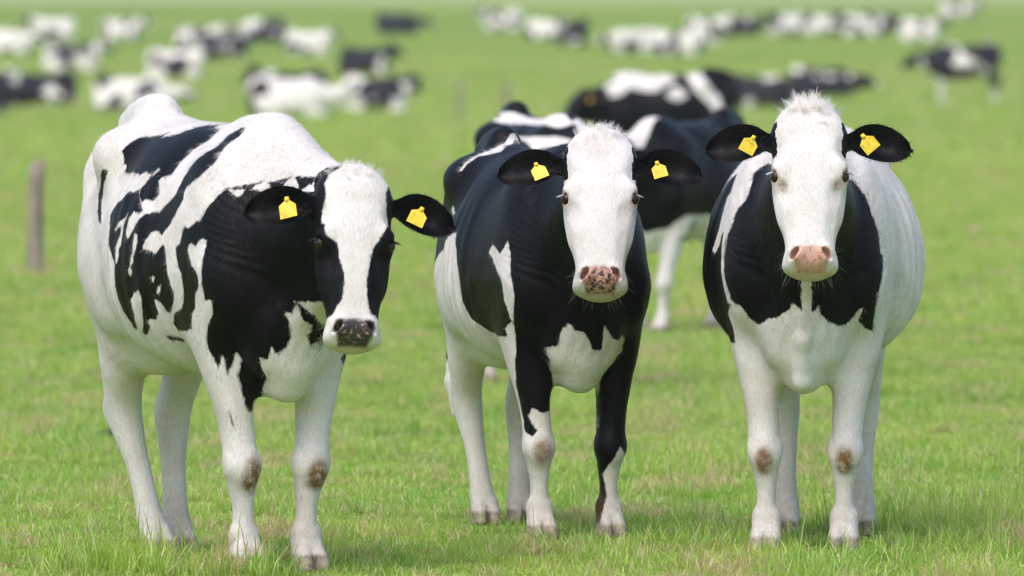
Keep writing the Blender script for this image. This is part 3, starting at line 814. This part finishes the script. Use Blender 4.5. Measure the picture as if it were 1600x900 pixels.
        blades('ear_hair', EV[pk], D, np.repeat(fw[None], k, 0), r_.uniform(.010, .024, k), .0007, {'coat': np.full(k, .1)}, mat, o, 2, .1)
    # whiskers on lips and chin
    hqv = (V[:n0] - ho) @ HM / hs
    cand = np.nonzero(head & (hqv[:, 0] > .455) & (np.abs(hqv[:, 1]) > .055) & (pad[:n0] < .05) | head & (hqv[:, 0] > .5) & (hqv[:, 2] < -.08))[0]
    if len(cand):
        k = 80; pk = r_.choice(cand, k); N = Nn[pk]
        D = N + HM[:, 0]*.5 + r_.normal(0, .3, (k, 3))
        blades('whiskers', V[pk], D, N, r_.uniform(.012, .05, k), .0005, {}, lash_m.m, o, 3, .25)

HRES = .008
TAGS = {'left': ((.42, -.014, -20, 12, .92), (.40, -.012, -4, -14, .94)), 'middle': ((.40, -.016, 18, 8, .90), (.42, -.020, -20, 10, .94)),
        'right': ((.36, -.006, 38, 28, .94), (.36, -.012, 30, 24, .90))}
LABEL = {
 'left': ('black and white cow with a wide white blaze and streaked black flank, standing leftmost', 'cow'),
 'middle': ('mostly black cow with an all white face and one black foreleg, standing in the middle', 'cow'),
 'right': ('white faced cow with black chest, white legs and shaggy poll tuft, facing straight ahead', 'cow')}
built = []
for c in COWS:
    V, Q, Nn, at, ho, HM, E, head, n0 = build_cow(c, HRES)
    mat = coat_material('cow_hide_' + c['name'], *c['pad'])
    o = mesh_object('cow', V, Q, mat)
    for nm, v in zip(('coat', 'pad', 'rim', 'dirt', 'horn'), at): set_attr(o.data, nm, v)
    o.location = c['loc']; o.rotation_euler = (0, 0, R(c['rz'] - 90)); o.scale = (c['scale'],) * 3
    tag(o, LABEL[c['name']][0], 'cow', 'cows standing in the foreground')
    c['tags'] = TAGS[c['name']]
    built.append((c, o, V, Q, Nn, at, ho, HM, E, head, n0))
    dress_cow(c, o, V, Q, Nn, at, ho, HM, E, head, n0, mat)
# ------------------------------------------------------------------ ground
def grass_colour(m, pos):
    """large soft patches of fresher, drier and trodden grass, in metres across the pasture"""
    mp = m.n('ShaderNodeMapping'); mp.inputs['Scale'].default_value = (1, .22, 1); m.l(pos, mp.inputs[0])
    mq = m.n('ShaderNodeMapping'); mq.inputs['Scale'].default_value = (.06, .012, 1); m.l(pos, mq.inputs[0])
    a = m.noise(mp.outputs[0], 2.1, 5, .62); b = m.noise(mq.outputs[0], 1.0, 4, .6)
    col = m.ramp(a, [(.30, (.070, .225, .012)), (.41, (.175, .410, .024)), (.53, (.278, .505, .032)), (.66, (.480, .580, .075))])
    far = m.ramp(b, [(.34, (.140, .345, .028)), (.48, (.258, .465, .040)), (.66, (.430, .545, .085))])
    return m.mix(.38, col, far), a, b

gm = NT('pasture_ground')
gpos = gm.n('ShaderNodeNewGeometry').outputs['Position']
gc, ga, gb = grass_colour(gm, gpos)
fine = gm.noise(gpos, 14, 5, .7)
gc = gm.mix(gm.math('MULTIPLY_ADD', fine, 1.4, -.35, clamp=True), gc, (.16, .14, .055))
sep = gm.n('ShaderNodeSeparateXYZ'); gm.l(gpos, sep.inputs[0])
stub = gm.math('MULTIPLY_ADD', sep.outputs[1], 1 / 25.0, -575 / 25.0, clamp=True)      # the stubble field past the pasture
gc = gm.mix(.28, gc, (.05, .05, .015))
gc = gm.mix(stub, gc, (.30, .37, .13))
gm.l(gc, gm.b.inputs['Base Color']); gm.b.inputs['Roughness'].default_value = .9
gm.b.inputs['Specular IOR Level'].default_value = .1
gm.bump(fine, .5, .03)
ys = np.concatenate([np.arange(-90, 60, 3), np.arange(60, 300, 6), np.arange(300, 3001, 50)]).astype(float)
xs = np.concatenate([np.arange(-1500, -40, 60), np.arange(-40, 41, 4), np.arange(100, 1501, 60)]).astype(float)
GX, GY = np.meshgrid(xs, ys, indexing='ij')
gv = np.stack([GX, GY, terrain(GX, GY)], -1).reshape(-1, 3)
ii = np.arange(len(xs) * len(ys)).reshape(len(xs), len(ys))
tag(mesh_object('ground', gv, np.stack([ii[:-1, :-1], ii[1:, :-1], ii[1:, 1:], ii[:-1, 1:]], -1).reshape(-1, 4), gm.m), kind='structure')

# ------------------------------------------------------------------ grass
bm_ = NT('grass_blade')
t = bm_.t
bpos = bm_.n('ShaderNodeNewGeometry').outputs['Position']
bc, ba, bb = grass_colour(bm_, bpos)
tone = bm_.n('ShaderNodeAttribute', attribute_name='tone').outputs['Fac']
dry = bm_.n('ShaderNodeAttribute', attribute_name='dry').outputs['Fac']
bc = bm_.mix(tone, bm_.mix(.12, bc, (.30, .42, .10)), bm_.mix(.62, bc, (.62, .74, .18)))
mpd = bm_.n('ShaderNodeMapping'); mpd.inputs['Scale'].default_value = (1, .35, 1); mpd.inputs['Location'].default_value = (7, 3, 0); bm_.l(bpos, mpd.inputs[0])
dpatch = bm_.math('MULTIPLY_ADD', bm_.noise(mpd.outputs[0], 1.9, 3, .6), 6.5, -3.25, clamp=True)
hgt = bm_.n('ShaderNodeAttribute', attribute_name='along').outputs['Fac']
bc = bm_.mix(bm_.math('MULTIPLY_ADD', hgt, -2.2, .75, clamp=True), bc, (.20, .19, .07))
dsel = bm_.math('MULTIPLY_ADD', bm_.math('ADD', dry, bm_.math('MULTIPLY', dpatch, .72)), 6, -5.0, clamp=True)
bc = bm_.mix(dsel, bc, (.62, .49, .26))
dif = t.nodes.new('ShaderNodeBsdfDiffuse'); tr = t.nodes.new('ShaderNodeBsdfTranslucent'); gl = t.nodes.new('ShaderNodeBsdfGlossy')
gl.inputs['Roughness'].default_value = .35; gl.inputs['Color'].default_value = (.8, .85, .9, 1)
mx = t.nodes.new('ShaderNodeMixShader'); mx.inputs[0].default_value = .5
mx2 = t.nodes.new('ShaderNodeMixShader'); mx2.inputs[0].default_value = .045
bm_.l(bc, dif.inputs[0]); bm_.l(bc, tr.inputs[0])
bm_.l(dif.outputs[0], mx.inputs[1]); bm_.l(tr.outputs[0], mx.inputs[2])
bm_.l(mx.outputs[0], mx2.inputs[1]); bm_.l(gl.outputs[0], mx2.inputs[2])
bm_.l(mx2.outputs[0], bm_.out.inputs[0])
t.nodes.remove(bm_.b)

def grass_tile(name, n, size, hmin, hmax, wmin, wmax, dry_frac, seed, lean=.5, stalks=0):
    r_ = np.random.default_rng(seed)
    tot = n + stalks
    x = r_.uniform(-size/2, size/2, tot); y = r_.uniform(-size/2, size/2, tot)
    nc = max(6, n//30); cl = r_.uniform(-size/2, size/2, (nc, 2)); k = r_.integers(0, nc, tot)      # blades stand in small tussocks
    g = r_.random(tot) < .75; ch = r_.uniform(.55, 1.7, nc); ct = r_.uniform(-.35, .35, nc); cd = r_.random(nc)
    x = np.where(g, cl[k, 0] + r_.normal(0, .022, tot), x); y = np.where(g, cl[k, 1] + r_.normal(0, .022, tot), y)
    hh = r_.uniform(hmin, hmax, tot) * np.where(r_.random(tot) < .08, 1.5, 1.0) * np.where(g, ch[k], .7)
    ww = r_.uniform(wmin, wmax, tot)
    if stalks: hh[n:] = r_.uniform(.16, .30, stalks); ww[n:] = .0022
    a = r_.uniform(0, 2*np.pi, tot); ln = r_.uniform(.1, 1.0, tot) * lean
    if stalks: ln[n:] *= .3
    dx, dy = np.cos(a), np.sin(a)
    b = a + np.pi/2 + r_.normal(0, .5, tot); sx, sy = np.cos(b), np.sin(b)
    V = np.empty((tot, 7, 3))
    for i, (tt, wf) in enumerate(((0, .8), (.38, 1.0), (.74, .7))):
        off = hh*ln*tt**1.8; z = hh*(tt - .32*ln*tt*tt)
        for j, sg in enumerate((-.5, .5)):
            V[:, 2*i + j, 0] = x + dx*off + sx*ww*wf*sg; V[:, 2*i + j, 1] = y + dy*off + sy*ww*wf*sg; V[:, 2*i + j, 2] = z - .003
    off = hh*ln; V[:, 6, 0] = x + dx*off; V[:, 6, 1] = y + dy*off; V[:, 6, 2] = hh*(1 - .32*ln)
    base = (np.arange(tot)*7)[:, None]
    F = np.concatenate([base + np.array([q]) for q in ((0, 1, 3), (0, 3, 2), (2, 3, 5), (2, 5, 4), (4, 5, 6))])
    Nn = np.stack([dx*-.25 + r_.normal(0, .25, tot), dy*-.25 + r_.normal(0, .25, tot), np.ones(tot)], 1)
    Nn /= np.linalg.norm(Nn, axis=1)[:, None]
    tone = np.clip(r_.random(tot) + np.where(g, ct[k], 0), 0, 1)
    dv = np.where((r_.random(tot) < dry_frac*.6) | (g & (cd[k] < dry_frac*.7) & (r_.random(tot) < .7)), 1.0, r_.uniform(0, .75, tot))
    extra_v, extra_f = [], []
    me = bpy.data.meshes.new(name)
    me.from_pydata(V.reshape(-1, 3).tolist(), [], F.tolist())
    me.polygons.foreach_set('use_smooth', np.ones(len(me.polygons), dtype=bool))
    set_attr(me, 'tone', np.repeat(tone, 7)); set_attr(me, 'dry', np.repeat(dv, 7))
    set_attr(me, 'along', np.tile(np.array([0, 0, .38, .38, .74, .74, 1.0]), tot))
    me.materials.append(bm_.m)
    return bpy.data.objects.new(name, me)

tiles = bpy.data.collections.new('grass_tiles')
specs = [(620, .5, .016, .036, .0022, .0046, .10), (620, .5, .018, .044, .0022, .0046, .16), (480, .5, .010, .028, .0020, .0042, .42),
         (600, .5, .024, .060, .0022, .0050, .10), (620, .5, .045, .10, .0028, .0052, .03), (620, .5, .04, .09, .0022, .0042, .16)]
for i, sp in enumerate(specs):
    tiles.objects.link(grass_tile('tile_%d' % i, *sp, seed=50 + i, lean=(1.25 if i < 4 else .8), stalks=(0, 1, 0, 1, 0, 9)[i]))

pts, idx, rots, scl = [], [], [], []
def put(x, y, k, s, hs): 
    pts.append((x, y, float(terrain(x, y)))); idx.append(k); rots.append(random.uniform(0, 6.283)); scl.append((s, s, s*hs))
def tall(x, y):
    """where the sward stands higher: round the left cow's feet and on the right"""
    v = 0
    v += math.exp(-(((x + 1.0)/.30)**2 + ((y + 1.05)/.28)**2)) * 1.0
    v += math.exp(-(((x - 1.5)/.42)**2 + ((y - 1.6)/2.0)**2)) * .95
    for (hx_, hy_) in HOOVES: v -= .9 * math.exp(-(((x - hx_)/.22)**2 + ((y - hy_ + .12)/.30)**2))
    return v
HOOVES = []
for c in COWS:
    a_ = R(c['rz'])
    for fx_ in (.57, -.68): HOOVES.append((c['loc'][0] + fx_*c['scale']*math.sin(a_), c['loc'][1] - fx_*c['scale']*math.cos(a_)))
def patch(x, y): return .5 + .25*math.sin(x*2.1 + 1.3*math.sin(y*.55)) + .25*math.sin(y*.9 + 2*math.sin(x*.8 + 1))
st = .36
for iy in range(int(29 / st)):
    for ix in range(int(9.6 / st)):
        x = -4.8 + (ix + random.uniform(-.4, .4))*st; y = -3.2 + (iy + random.uniform(-.4, .4))*st
        v = tall(x, y)
        if random.random() < v: put(x, y, 4 if x < 0 else random.choice((5, 5, 3)), random.uniform(.85, 1.1), 1)
        else:
            q = patch(x, y) + random.uniform(-.25, .25)
            if v < -.15: put(x, y, 2 if random.random() < .7 else 0, random.uniform(.8, 1.0), random.uniform(.6, .8)); continue
            if random.random() < .12: put(x, y, random.choice((3, 4, 5)), random.uniform(.45, .75), random.uniform(.8, 1.1)); continue
            put(x, y, 2 if q < .36 else (0 if q < .58 else (1 if q < .8 else 3)), random.uniform(.9, 1.15), random.uniform(.8, 1.15))
st = .8
for iy in range(int(63 / st)):
    y0 = 25.6 + iy*st; w = (y0 + 32)*.062 + 2.2
    for ix in range(int(2*w / st)):
        x = -w + (ix + random.uniform(-.4, .4))*st; y = y0 + random.uniform(-.4, .4)*st
        put(x, y, random.choice((0, 1, 1, 3)), 2.0, random.uniform(.5, .7))
st = 2.0
for iy in range(int(220 / st)):
    y0 = 88 + iy*st; w = (y0 + 32)*.058 + 4
    for ix in range(int(2*w / st)):
        put(-w + (ix + random.uniform(-.4, .4))*st, y0 + random.uniform(-.4, .4)*st, random.choice((0, 1, 3)), 5.0, random.uniform(.4, .55))
gme = bpy.data.meshes.new('grass'); gme.from_pydata(pts, [], [])
gme.attributes.new('idx', 'INT', 'POINT').data.foreach_set('value', np.array(idx, np.int32))
gme.attributes.new('rot', 'FLOAT_VECTOR', 'POINT').data.foreach_set('vector', np.array([(0, 0, q) for q in rots], np.float32).ravel())
gme.attributes.new('scl', 'FLOAT_VECTOR', 'POINT').data.foreach_set('vector', np.array(scl, np.float32).ravel())
gob = bpy.data.objects.new('grass', gme); COL.objects.link(gob)
tag(gob, 'short bright green pasture grass with dry tufts covering the field', 'grass', kind='stuff')
gn = bpy.data.node_groups.new('grass_scatter', 'GeometryNodeTree')
gn.interface.new_socket('Geometry', in_out='INPUT', socket_type='NodeSocketGeometry')
gn.interface.new_socket('Geometry', in_out='OUTPUT', socket_type='NodeSocketGeometry')
gi = gn.nodes.new('NodeGroupInput'); go = gn.nodes.new('NodeGroupOutput')
ci = gn.nodes.new('GeometryNodeCollectionInfo'); ci.inputs['Collection'].default_value = tiles
ci.inputs['Separate Children'].default_value = True; ci.inputs['Reset Children'].default_value = True
ip_ = gn.nodes.new('GeometryNodeInstanceOnPoints'); ip_.inputs['Pick Instance'].default_value = True
def named(nm, ty):
    x = gn.nodes.new('GeometryNodeInputNamedAttribute'); x.data_type = ty; x.inputs['Name'].default_value = nm
    return [s_ for s_ in x.outputs if s_.enabled and s_.name == 'Attribute'][0]
gn.links.new(gi.outputs[0], ip_.inputs['Points']); gn.links.new(ci.outputs[0], ip_.inputs['Instance'])
gn.links.new(named('idx', 'INT'), ip_.inputs['Instance Index'])
e2r = gn.nodes.new('FunctionNodeEulerToRotation'); gn.links.new(named('rot', 'FLOAT_VECTOR'), e2r.inputs[0])
gn.links.new(e2r.outputs[0], ip_.inputs['Rotation']); gn.links.new(named('scl', 'FLOAT_VECTOR'), ip_.inputs['Scale'])
gn.links.new(ip_.outputs[0], go.inputs[0])
gob.modifiers.new('scatter', 'NODES').node_group = gn
# ------------------------------------------------------------------ cows close behind
def ellipse(cy, cz, ry, rz, n=22, wob=.24):
    return [(cy + ry*(1 + wob*math.sin(3*a + cy*40))*math.cos(a), cz + rz*(1 + wob*math.cos(2*a + cz*30))*math.sin(a)) for a in [2*math.pi*i/n for i in range(n)]]
BEHIND = [
 dict(name='spotted', poll=(1.02, 0, 1.30), head=(-8, 24, 0), loc=(.13, 15.6, 0), rz=14, scale=.89, ears=(4, 12, 4, 12), legs={}, base=.3, head_base=.1,
      patches=[(0, 0, ellipse(-.13, 1.25, .085, .055)), (0, 0, ellipse(-.06, 1.375, .07, .03)), (0, 0, ellipse(.06, 1.31, .06, .07)), (0, 0, ellipse(.20, 1.28, .10, .11)),
               (-90, 0, ellipse(.1, .75, .2, .15)), (90, 0, ellipse(-.1, 1.2, .2, .12)), (0, 0, [(-.2, .5), (.2, .5), (.2, .9), (0, .98), (-.15, .8)])],
      face=[(0, [(-.05, 0), (.05, 0), (.04, .3), (.08, .55), (-.08, .55), (-.04, .3)])], boxes=[(-1.2, -.3, -.5, .5, -.1, .62, 0), (.3, .8, -.4, .4, -.1, .42, 0)],
      pad=(PINK, DARK, -.05), label='black cow with white spots on its back, hidden behind the middle cow'),
 dict(name='black', poll=(.98, -.16, 1.27), head=(-22, 24, 0), loc=(.96, 24.9, 0), rz=-27, scale=.83, ears=(2, 10, 2, 10), legs={('f', 1): (.08, -.02), ('f', -1): (-.06, .02)}, base=.3, head_base=.1,
      patches=[(0, 0, [(-.22, .45), (.1, .45), (.22, .62), (.31, .74), (.27, .78), (.16, .69), (.05, .66), (-.05, .73), (-.2, .66)])],
      face=[(0, [(-.03, .05), (.03, .05), (.03, .3), (.07, .55), (-.07, .55), (-.03, .3)])],
      boxes=[(-1.2, -.45, -.5, .5, -.1, .5, 0), (.35, .9, -.4, .4, -.1, .60, 0), (.46, .80, -.26, .04, 1.215, 1.6, 0)],
      pad=(DARK, PINK, -.1), label='black cow with white forelegs and neck patch, behind the middle and right cows'),
 dict(name='patched', poll=(1.0, .05, 1.22), head=(20, 40, 0), loc=(1.62, 78, 0), rz=-80, scale=.90, ears=(4, 12, 4, 12), legs={}, base=.3, head_base=.1,
      patches=[(90, 0, ellipse(-.30, 1.32, .34, .12)), (90, 0, [(.22, 1.45), (.36, 1.45), (.44, 1.30), (.60, 1.12), (.66, .92), (.58, .88), (.50, 1.0), (.38, 1.12), (.30, 1.2), (.24, 1.32)]), (90, 0, ellipse(.08, 1.16, .12, .07)), (90, 0, ellipse(-.62, 1.22, .12, .10))],
      face=[], boxes=[(-1.2, -.3, -.5, .5, -.1, .62, 0), (.3, .8, -.4, .4, -.1, .5, 0)], pad=(DARK, PINK, -.1),
      label='blurred black cow with white patches along its back, standing behind the black cow'),
]
for c in BEHIND:
    c['tags'] = TAGS['middle']
    V, Q, Nn, at, ho, HM, E, head, n0 = build_cow(c, .016 if c['loc'][1] < 50 else .022)
    mat = coat_material('cow_hide_' + c['name'], *c['pad'])
    o = mesh_object('cow', V, Q, mat)
    for nm, v in zip(('coat', 'pad', 'rim', 'dirt', 'horn'), at): set_attr(o.data, nm, v)
    o.location = c['loc']; o.rotation_euler = (0, 0, R(c['rz'] - 90)); o.scale = (c['scale'],) * 3
    tag(o, c['label'], 'cow', 'cows standing close behind')
    dress_cow(c, o, V, Q, Nn, at, ho, HM, E, head, n0, mat, 0)

# ------------------------------------------------------------------ the resting herd
hm_ = NT('herd_hide')
def prop(nm): return hm_.n('ShaderNodeAttribute', attribute_type='OBJECT', attribute_name=nm).outputs['Fac']
otc = hm_.n('ShaderNodeTexCoord').outputs['Object']
cmb = hm_.n('ShaderNodeCombineXYZ'); hm_.l(prop('seed'), cmb.inputs[0]); hm_.l(prop('seed'), cmb.inputs[1])
vadd = hm_.n('ShaderNodeVectorMath', operation='ADD'); hm_.l(otc, vadd.inputs[0]); hm_.l(cmb.outputs[0], vadd.inputs[1])
nz = hm_.noise(vadd.outputs[0], 1.7, 2, .45)
hsel = hm_.n('ShaderNodeAttribute', attribute_name='head').outputs['Fac']
nz = hm_.math('MULTIPLY_ADD', nz, 2.8, -.9)
lev = hm_.math('ADD', nz, hm_.math('SUBTRACT', prop('blackness'), .5))
lev = hm_.math('ADD', lev, hm_.math('MULTIPLY', hsel, prop('dark_head')))
hf = hm_.math('MULTIPLY_ADD', lev, 30, -14.5, clamp=True)
hm_.l(hm_.mix(hf, hm_.ramp(hm_.noise(otc, 6), [(.3, (.62, .58, .52)), (.7, (.80, .78, .74))]), (.010, .010, .014)), hm_.b.inputs['Base Color'])
hm_.b.inputs['Roughness'].default_value = .6; hm_.b.inputs['Specular IOR Level'].default_value = .2

def herd_template(pose, h=.035):
    p = dict(pose); p['fine'] = False
    B, ho, HM = cow_body(p)
    V, Q = surface(B, (-1.0, -.62, -.02), (max(1.5, ho[0] + .6), .62, 1.65), h)
    hd = head_loft(ho, HM, 1.0)(V)
    hs = (hd < .04).astype(float); n0 = len(V)
    for s in (1, -1):
        EV, EF, EA, fr = ear_mesh(ho, HM, s, 8, 14)
        Q = np.concatenate([Q, EF + len(V)]); V = np.concatenate([V, EV]); hs = np.concatenate([hs, np.ones(len(EV))])
    o = mesh_object('cow', V, Q, hm_.m)
    set_attr(o.data, 'head', hs)
    me = o.data; bpy.data.objects.remove(o)
    return me
LY = dict(drop=.545, squash=1.18, lying=1, legs={})
HERD_MESH = {
 'up': herd_template(dict(LY, poll=(.98, .05, 1.02), head=(25, 42, 0))),
 'side': herd_template(dict(LY, poll=(.86, .22, .96), head=(80, 40, 0))),
 'low': herd_template(dict(LY, poll=(1.10, .06, .70), head=(15, 62, 0))),
 'stand': herd_template(dict(poll=(1.12, 0, 1.25), head=(0, 52, 0), legs={})),
}
# x, distance from the camera, heading (0 faces the camera, 90 to the right), pose, blackness, dark head, label
HERD = [
 (-18.2, 415, -80, 'up', .28, .5, 'white cow lying far off at the left edge, dark head to the left'),
 (-17.6, 365, 60, 'low', .30, .0, 'pale cow cut off by the left edge, below the white cow with the dark head'),
 (-15.4, 412, 75, 'up', .30, .5, 'grey white cow lying far off, dark head turned right, second along the top left'),
 (-13.3, 315, 70, 'up', .40, .5, 'white and grey cow lying, dark head right, above the cow with black bands'),
 (-11.1, 248, -75, 'up', .50, .3, 'cow lying with black and white bands and a black head, near the left edge'),
 (-11.5, 222, 80, 'low', .75, .4, 'dark cow lying cut off by the left edge, lowest of the far left group'),
 (-8.35, 228, 78, 'low', .24, .0, 'white cow lying just behind the rump of the left cow'),
 (-9.7, 300, 70, 'up', .36, .5, 'white cow lying with a grey shoulder and dark head, left of centre'),
 (-11.2, 372, 65, 'up', .34, .2, 'big pale cow lying in the cluster above the left cow'),
 (-9.7, 352, 80, 'side', .58, .4, 'grey and black cow lying against the pale cow in the cluster'),
 (-9.6, 405, -70, 'low', .62, .3, 'small dark cow lying right of the cluster'),
 (-7.1, 362, 70, 'up', .28, .5, 'white cow lying with dark head to the right, next to the small dark cow'),
 (-4.85, 436, 85, 'low', .90, .3, 'all black cow lying alone far off, uppermost of the centre left'),
 (-4.35, 309, 60, 'up', .90, .3, 'black cow lying with its head raised to the right, alone below the far black cow'),
 (-4.65, 216, 82, 'low', .20, .0, 'long white cow lying above the withers of the left cow'),
 (-5.15, 246, -70, 'up', .55, .5, 'dark backed cow lying behind the long white cow'),
 (-3.05, 232, 65, 'side', .36, .4, 'white and dark cow lying at the right end of the row above the left cow'),
 (-.40, 452, -75, 'up', .36, .3, 'white cow with grey head lying far off, top centre'),
 (1.30, 412, 60, 'side', .32, .2, 'pinkish white cow lying between the white cow and the black cow, top centre'),
 (2.35, 392, 15, 'up', .86, .4, 'black cow lying end on, right of the pinkish white cow'),
 (4.25, 368, -70, 'low', .24, .0, 'white cow lying at the left end of the white group, top right of centre'),
 (5.60, 360, 75, 'low', .22, .0, 'white cow lying in front in the white group, top right of centre'),
 (7.80, 418, 70, 'up', .30, .3, 'white cow lying at the back of the white group, top right of centre'),
 (9.35, 432, 80, 'low', .82, .4, 'black cow lying at the right end of the white group'),
 (11.3, 430, -60, 'side', .38, .3, 'white and dark cow lying at the left end of the far right row'),
 (12.9, 436, 70, 'up', .45, .3, 'cow with a black saddle lying second in the far right row'),
 (14.2, 424, -75, 'up', .40, .4, 'white cow with black back lying in the middle of the far right row'),
 (15.6, 446, 60, 'low', .66, .3, 'dark cow lying behind the large white cow in the far right row'),
 (15.9, 408, 55, 'side', .26, .5, 'large white cow lying with dark head at the right end of the far right row'),
 (22.2, 520, 70, 'up', .36, .3, 'white cow lying highest of all near the top right corner'),
 (7.75, 262, 80, 'low', .74, .0, 'black cow with a white shoulder lying just above the poll of the right cow'),
 (11.0, 254, -85, 'stand', .46, .5, 'black and white cow standing alone at the right, facing left'),
 (5.65, 240, 75, 'low', .84, .3, 'dark cow lying small beside the left ear of the right cow'),
]
for i, (x, d, hd_, ps, bl, dh, lb) in enumerate(HERD):
    y = d - CAM_D
    o = bpy.data.objects.new('cow', HERD_MESH[ps]); COL.objects.link(o)
    o.location = (x, y, float(terrain(x, y)) - .01); o.rotation_euler = (0, 0, R(hd_ - 90)); 
    sc_ = 1.0 + .05*math.sin(i*2.7); o.scale = (sc_, sc_, sc_)
    o['seed'] = float(i*3.71 % 17); o['blackness'] = bl + .07; o['dark_head'] = dh
    tag(o, lb, 'cow', 'cows resting across the far pasture')

# ------------------------------------------------------------------ posts and a cow pat
pm = NT('weathered_wood')
pt = pm.n('ShaderNodeTexCoord').outputs['Object']
pmap = pm.n('ShaderNodeMapping'); pmap.inputs['Scale'].default_value = (1, 1, .06); pm.l(pt, pmap.inputs[0])
pn = pm.noise(pmap.outputs[0], 60, 4, .7)
pm.l(pm.ramp(pn, [(.3, (.13, .10, .08)), (.55, (.32, .265, .215)), (.75, (.42, .375, .33))]), pm.b.inputs['Base Color'])
pm.b.inputs['Roughness'].default_value = .9; pm.bump(pn, .8, .01)
def post(x, d, h, r, lean, label):
    n, rows = 14, 9; V, F = [], []
    rr = random.Random(int(d))
    lobes = [rr.uniform(.9, 1.1) for _ in range(n)]
    for k in range(rows):
        z = -.15 + (h + .15)*k/(rows - 1)
        for i in range(n):
            a = 2*math.pi*i/n; q = r*lobes[i]*(1.06 - .1*k/(rows - 1) + rr.uniform(-.02, .02))
            V.append((q*math.cos(a) + lean*z, q*math.sin(a), z + (.02*math.cos(a) if k == rows - 1 else 0)))
    for k in range(rows - 1):
        for i in range(n): F.append((k*n + i, k*n + (i+1) % n, (k+1)*n + (i+1) % n, (k+1)*n + i))
    V.append((lean*h, 0, h + .012)); F += [((rows-1)*n + i, (rows-1)*n + (i+1) % n, len(V) - 1) for i in range(n)]
    o = mesh_object('wooden_post', V, F, pm.m)
    y = d - CAM_D; o.location = (x, y, float(terrain(x, y)))
    st_ = []
    for k, z in enumerate((h*.55, h*.82)):           # fencing staples left in the wood
        a = -math.pi/2; SVv = []; 
        for j in range(9):
            t_ = math.pi*j/8
            SVv.append((lean*z + .012*math.cos(t_), -r*1.0 - .010*math.sin(t_), z))
        VV, FF = [], []
        for j, p_ in enumerate(SVv):
            for a_ in range(5): VV.append((p_[0], p_[1] + .0025*math.cos(a_*1.2566), p_[2] + .0025*math.sin(a_*1.2566)))
        for j in range(8):
            for a_ in range(5): FF.append((j*5 + a_, j*5 + (a_+1) % 5, (j+1)*5 + (a_+1) % 5, (j+1)*5 + a_))
        mesh_object('staple', VV, FF, pm.m, o)
    return tag(o, label, 'post', 'old fence posts in the pasture')
post(-3.22, 70.4, .77, .052, .02, 'weathered grey wooden post standing left of the left cow')
post(-.15, 236, .66, .07, 0, 'small grey post far behind, above the rump of the middle cow')
post(-1.04, 205, .80, .05, .03, 'thin brownish post far behind, between the left and middle cows')

dm = NT('cow_dung'); dt = dm.n('ShaderNodeTexCoord').outputs['Object']; dn_ = dm.noise(dt, 30, 4)
dm.l(dm.ramp(dn_, [(.3, (.020, .016, .012)), (.7, (.055, .045, .032))]), dm.b.inputs['Base Color']); dm.bump(dn_, .6, .01); dm.b.inputs['Roughness'].default_value = .8
V, F = [], []
for k in range(7):
    q = k/6
    for i in range(24):
        a = 2*math.pi*i/24; r0 = .085*(1 - q**2.2*.98)*(1 + .12*math.sin(3*a + 1) + .06*math.sin(7*a + k))
        V.append((r0*math.cos(a)*1.25, r0*math.sin(a), .048*q**.6*(1 + .1*math.sin(5*a))))
for k in range(6):
    for i in range(24): F.append((k*24 + i, k*24 + (i+1) % 24, (k+1)*24 + (i+1) % 24, (k+1)*24 + i))
F.append(tuple(6*24 + i for i in range(24)))
o = mesh_object('cow_pat', V, F, dm.m); o.location = (-1.57, 9.2, 0)
tag(o, 'small dark cow pat in the grass left of the hind legs of the left cow', 'cow pat')

# ------------------------------------------------------------------ the air over the pasture
hz = NT('summer_haze')
hz.t.nodes.remove(hz.b)
pv = hz.n('ShaderNodeVolumePrincipled'); pv.inputs['Color'].default_value = (.93, .96, 1.0, 1); pv.inputs['Density'].default_value = .00022
pv.inputs['Anisotropy'].default_value = .2
hz.l(pv.outputs[0], hz.out.inputs['Volume'])
bx0, bx1, by0, by1, bz0, bz1 = -1510, 1510, -95, 3010, -1.0, 16.0
HV_ = [(x, y, z) for x in (bx0, bx1) for y in (by0, by1) for z in (bz0, bz1)]
ho_ = mesh_object('haze', HV_, [(0, 1, 3, 2), (4, 6, 7, 5), (0, 4, 5, 1), (2, 3, 7, 6), (0, 2, 6, 4), (1, 5, 7, 3)], hz.m, smooth=False)
tag(ho_, 'thin pale summer haze hanging over the far pasture', 'haze', kind='stuff')
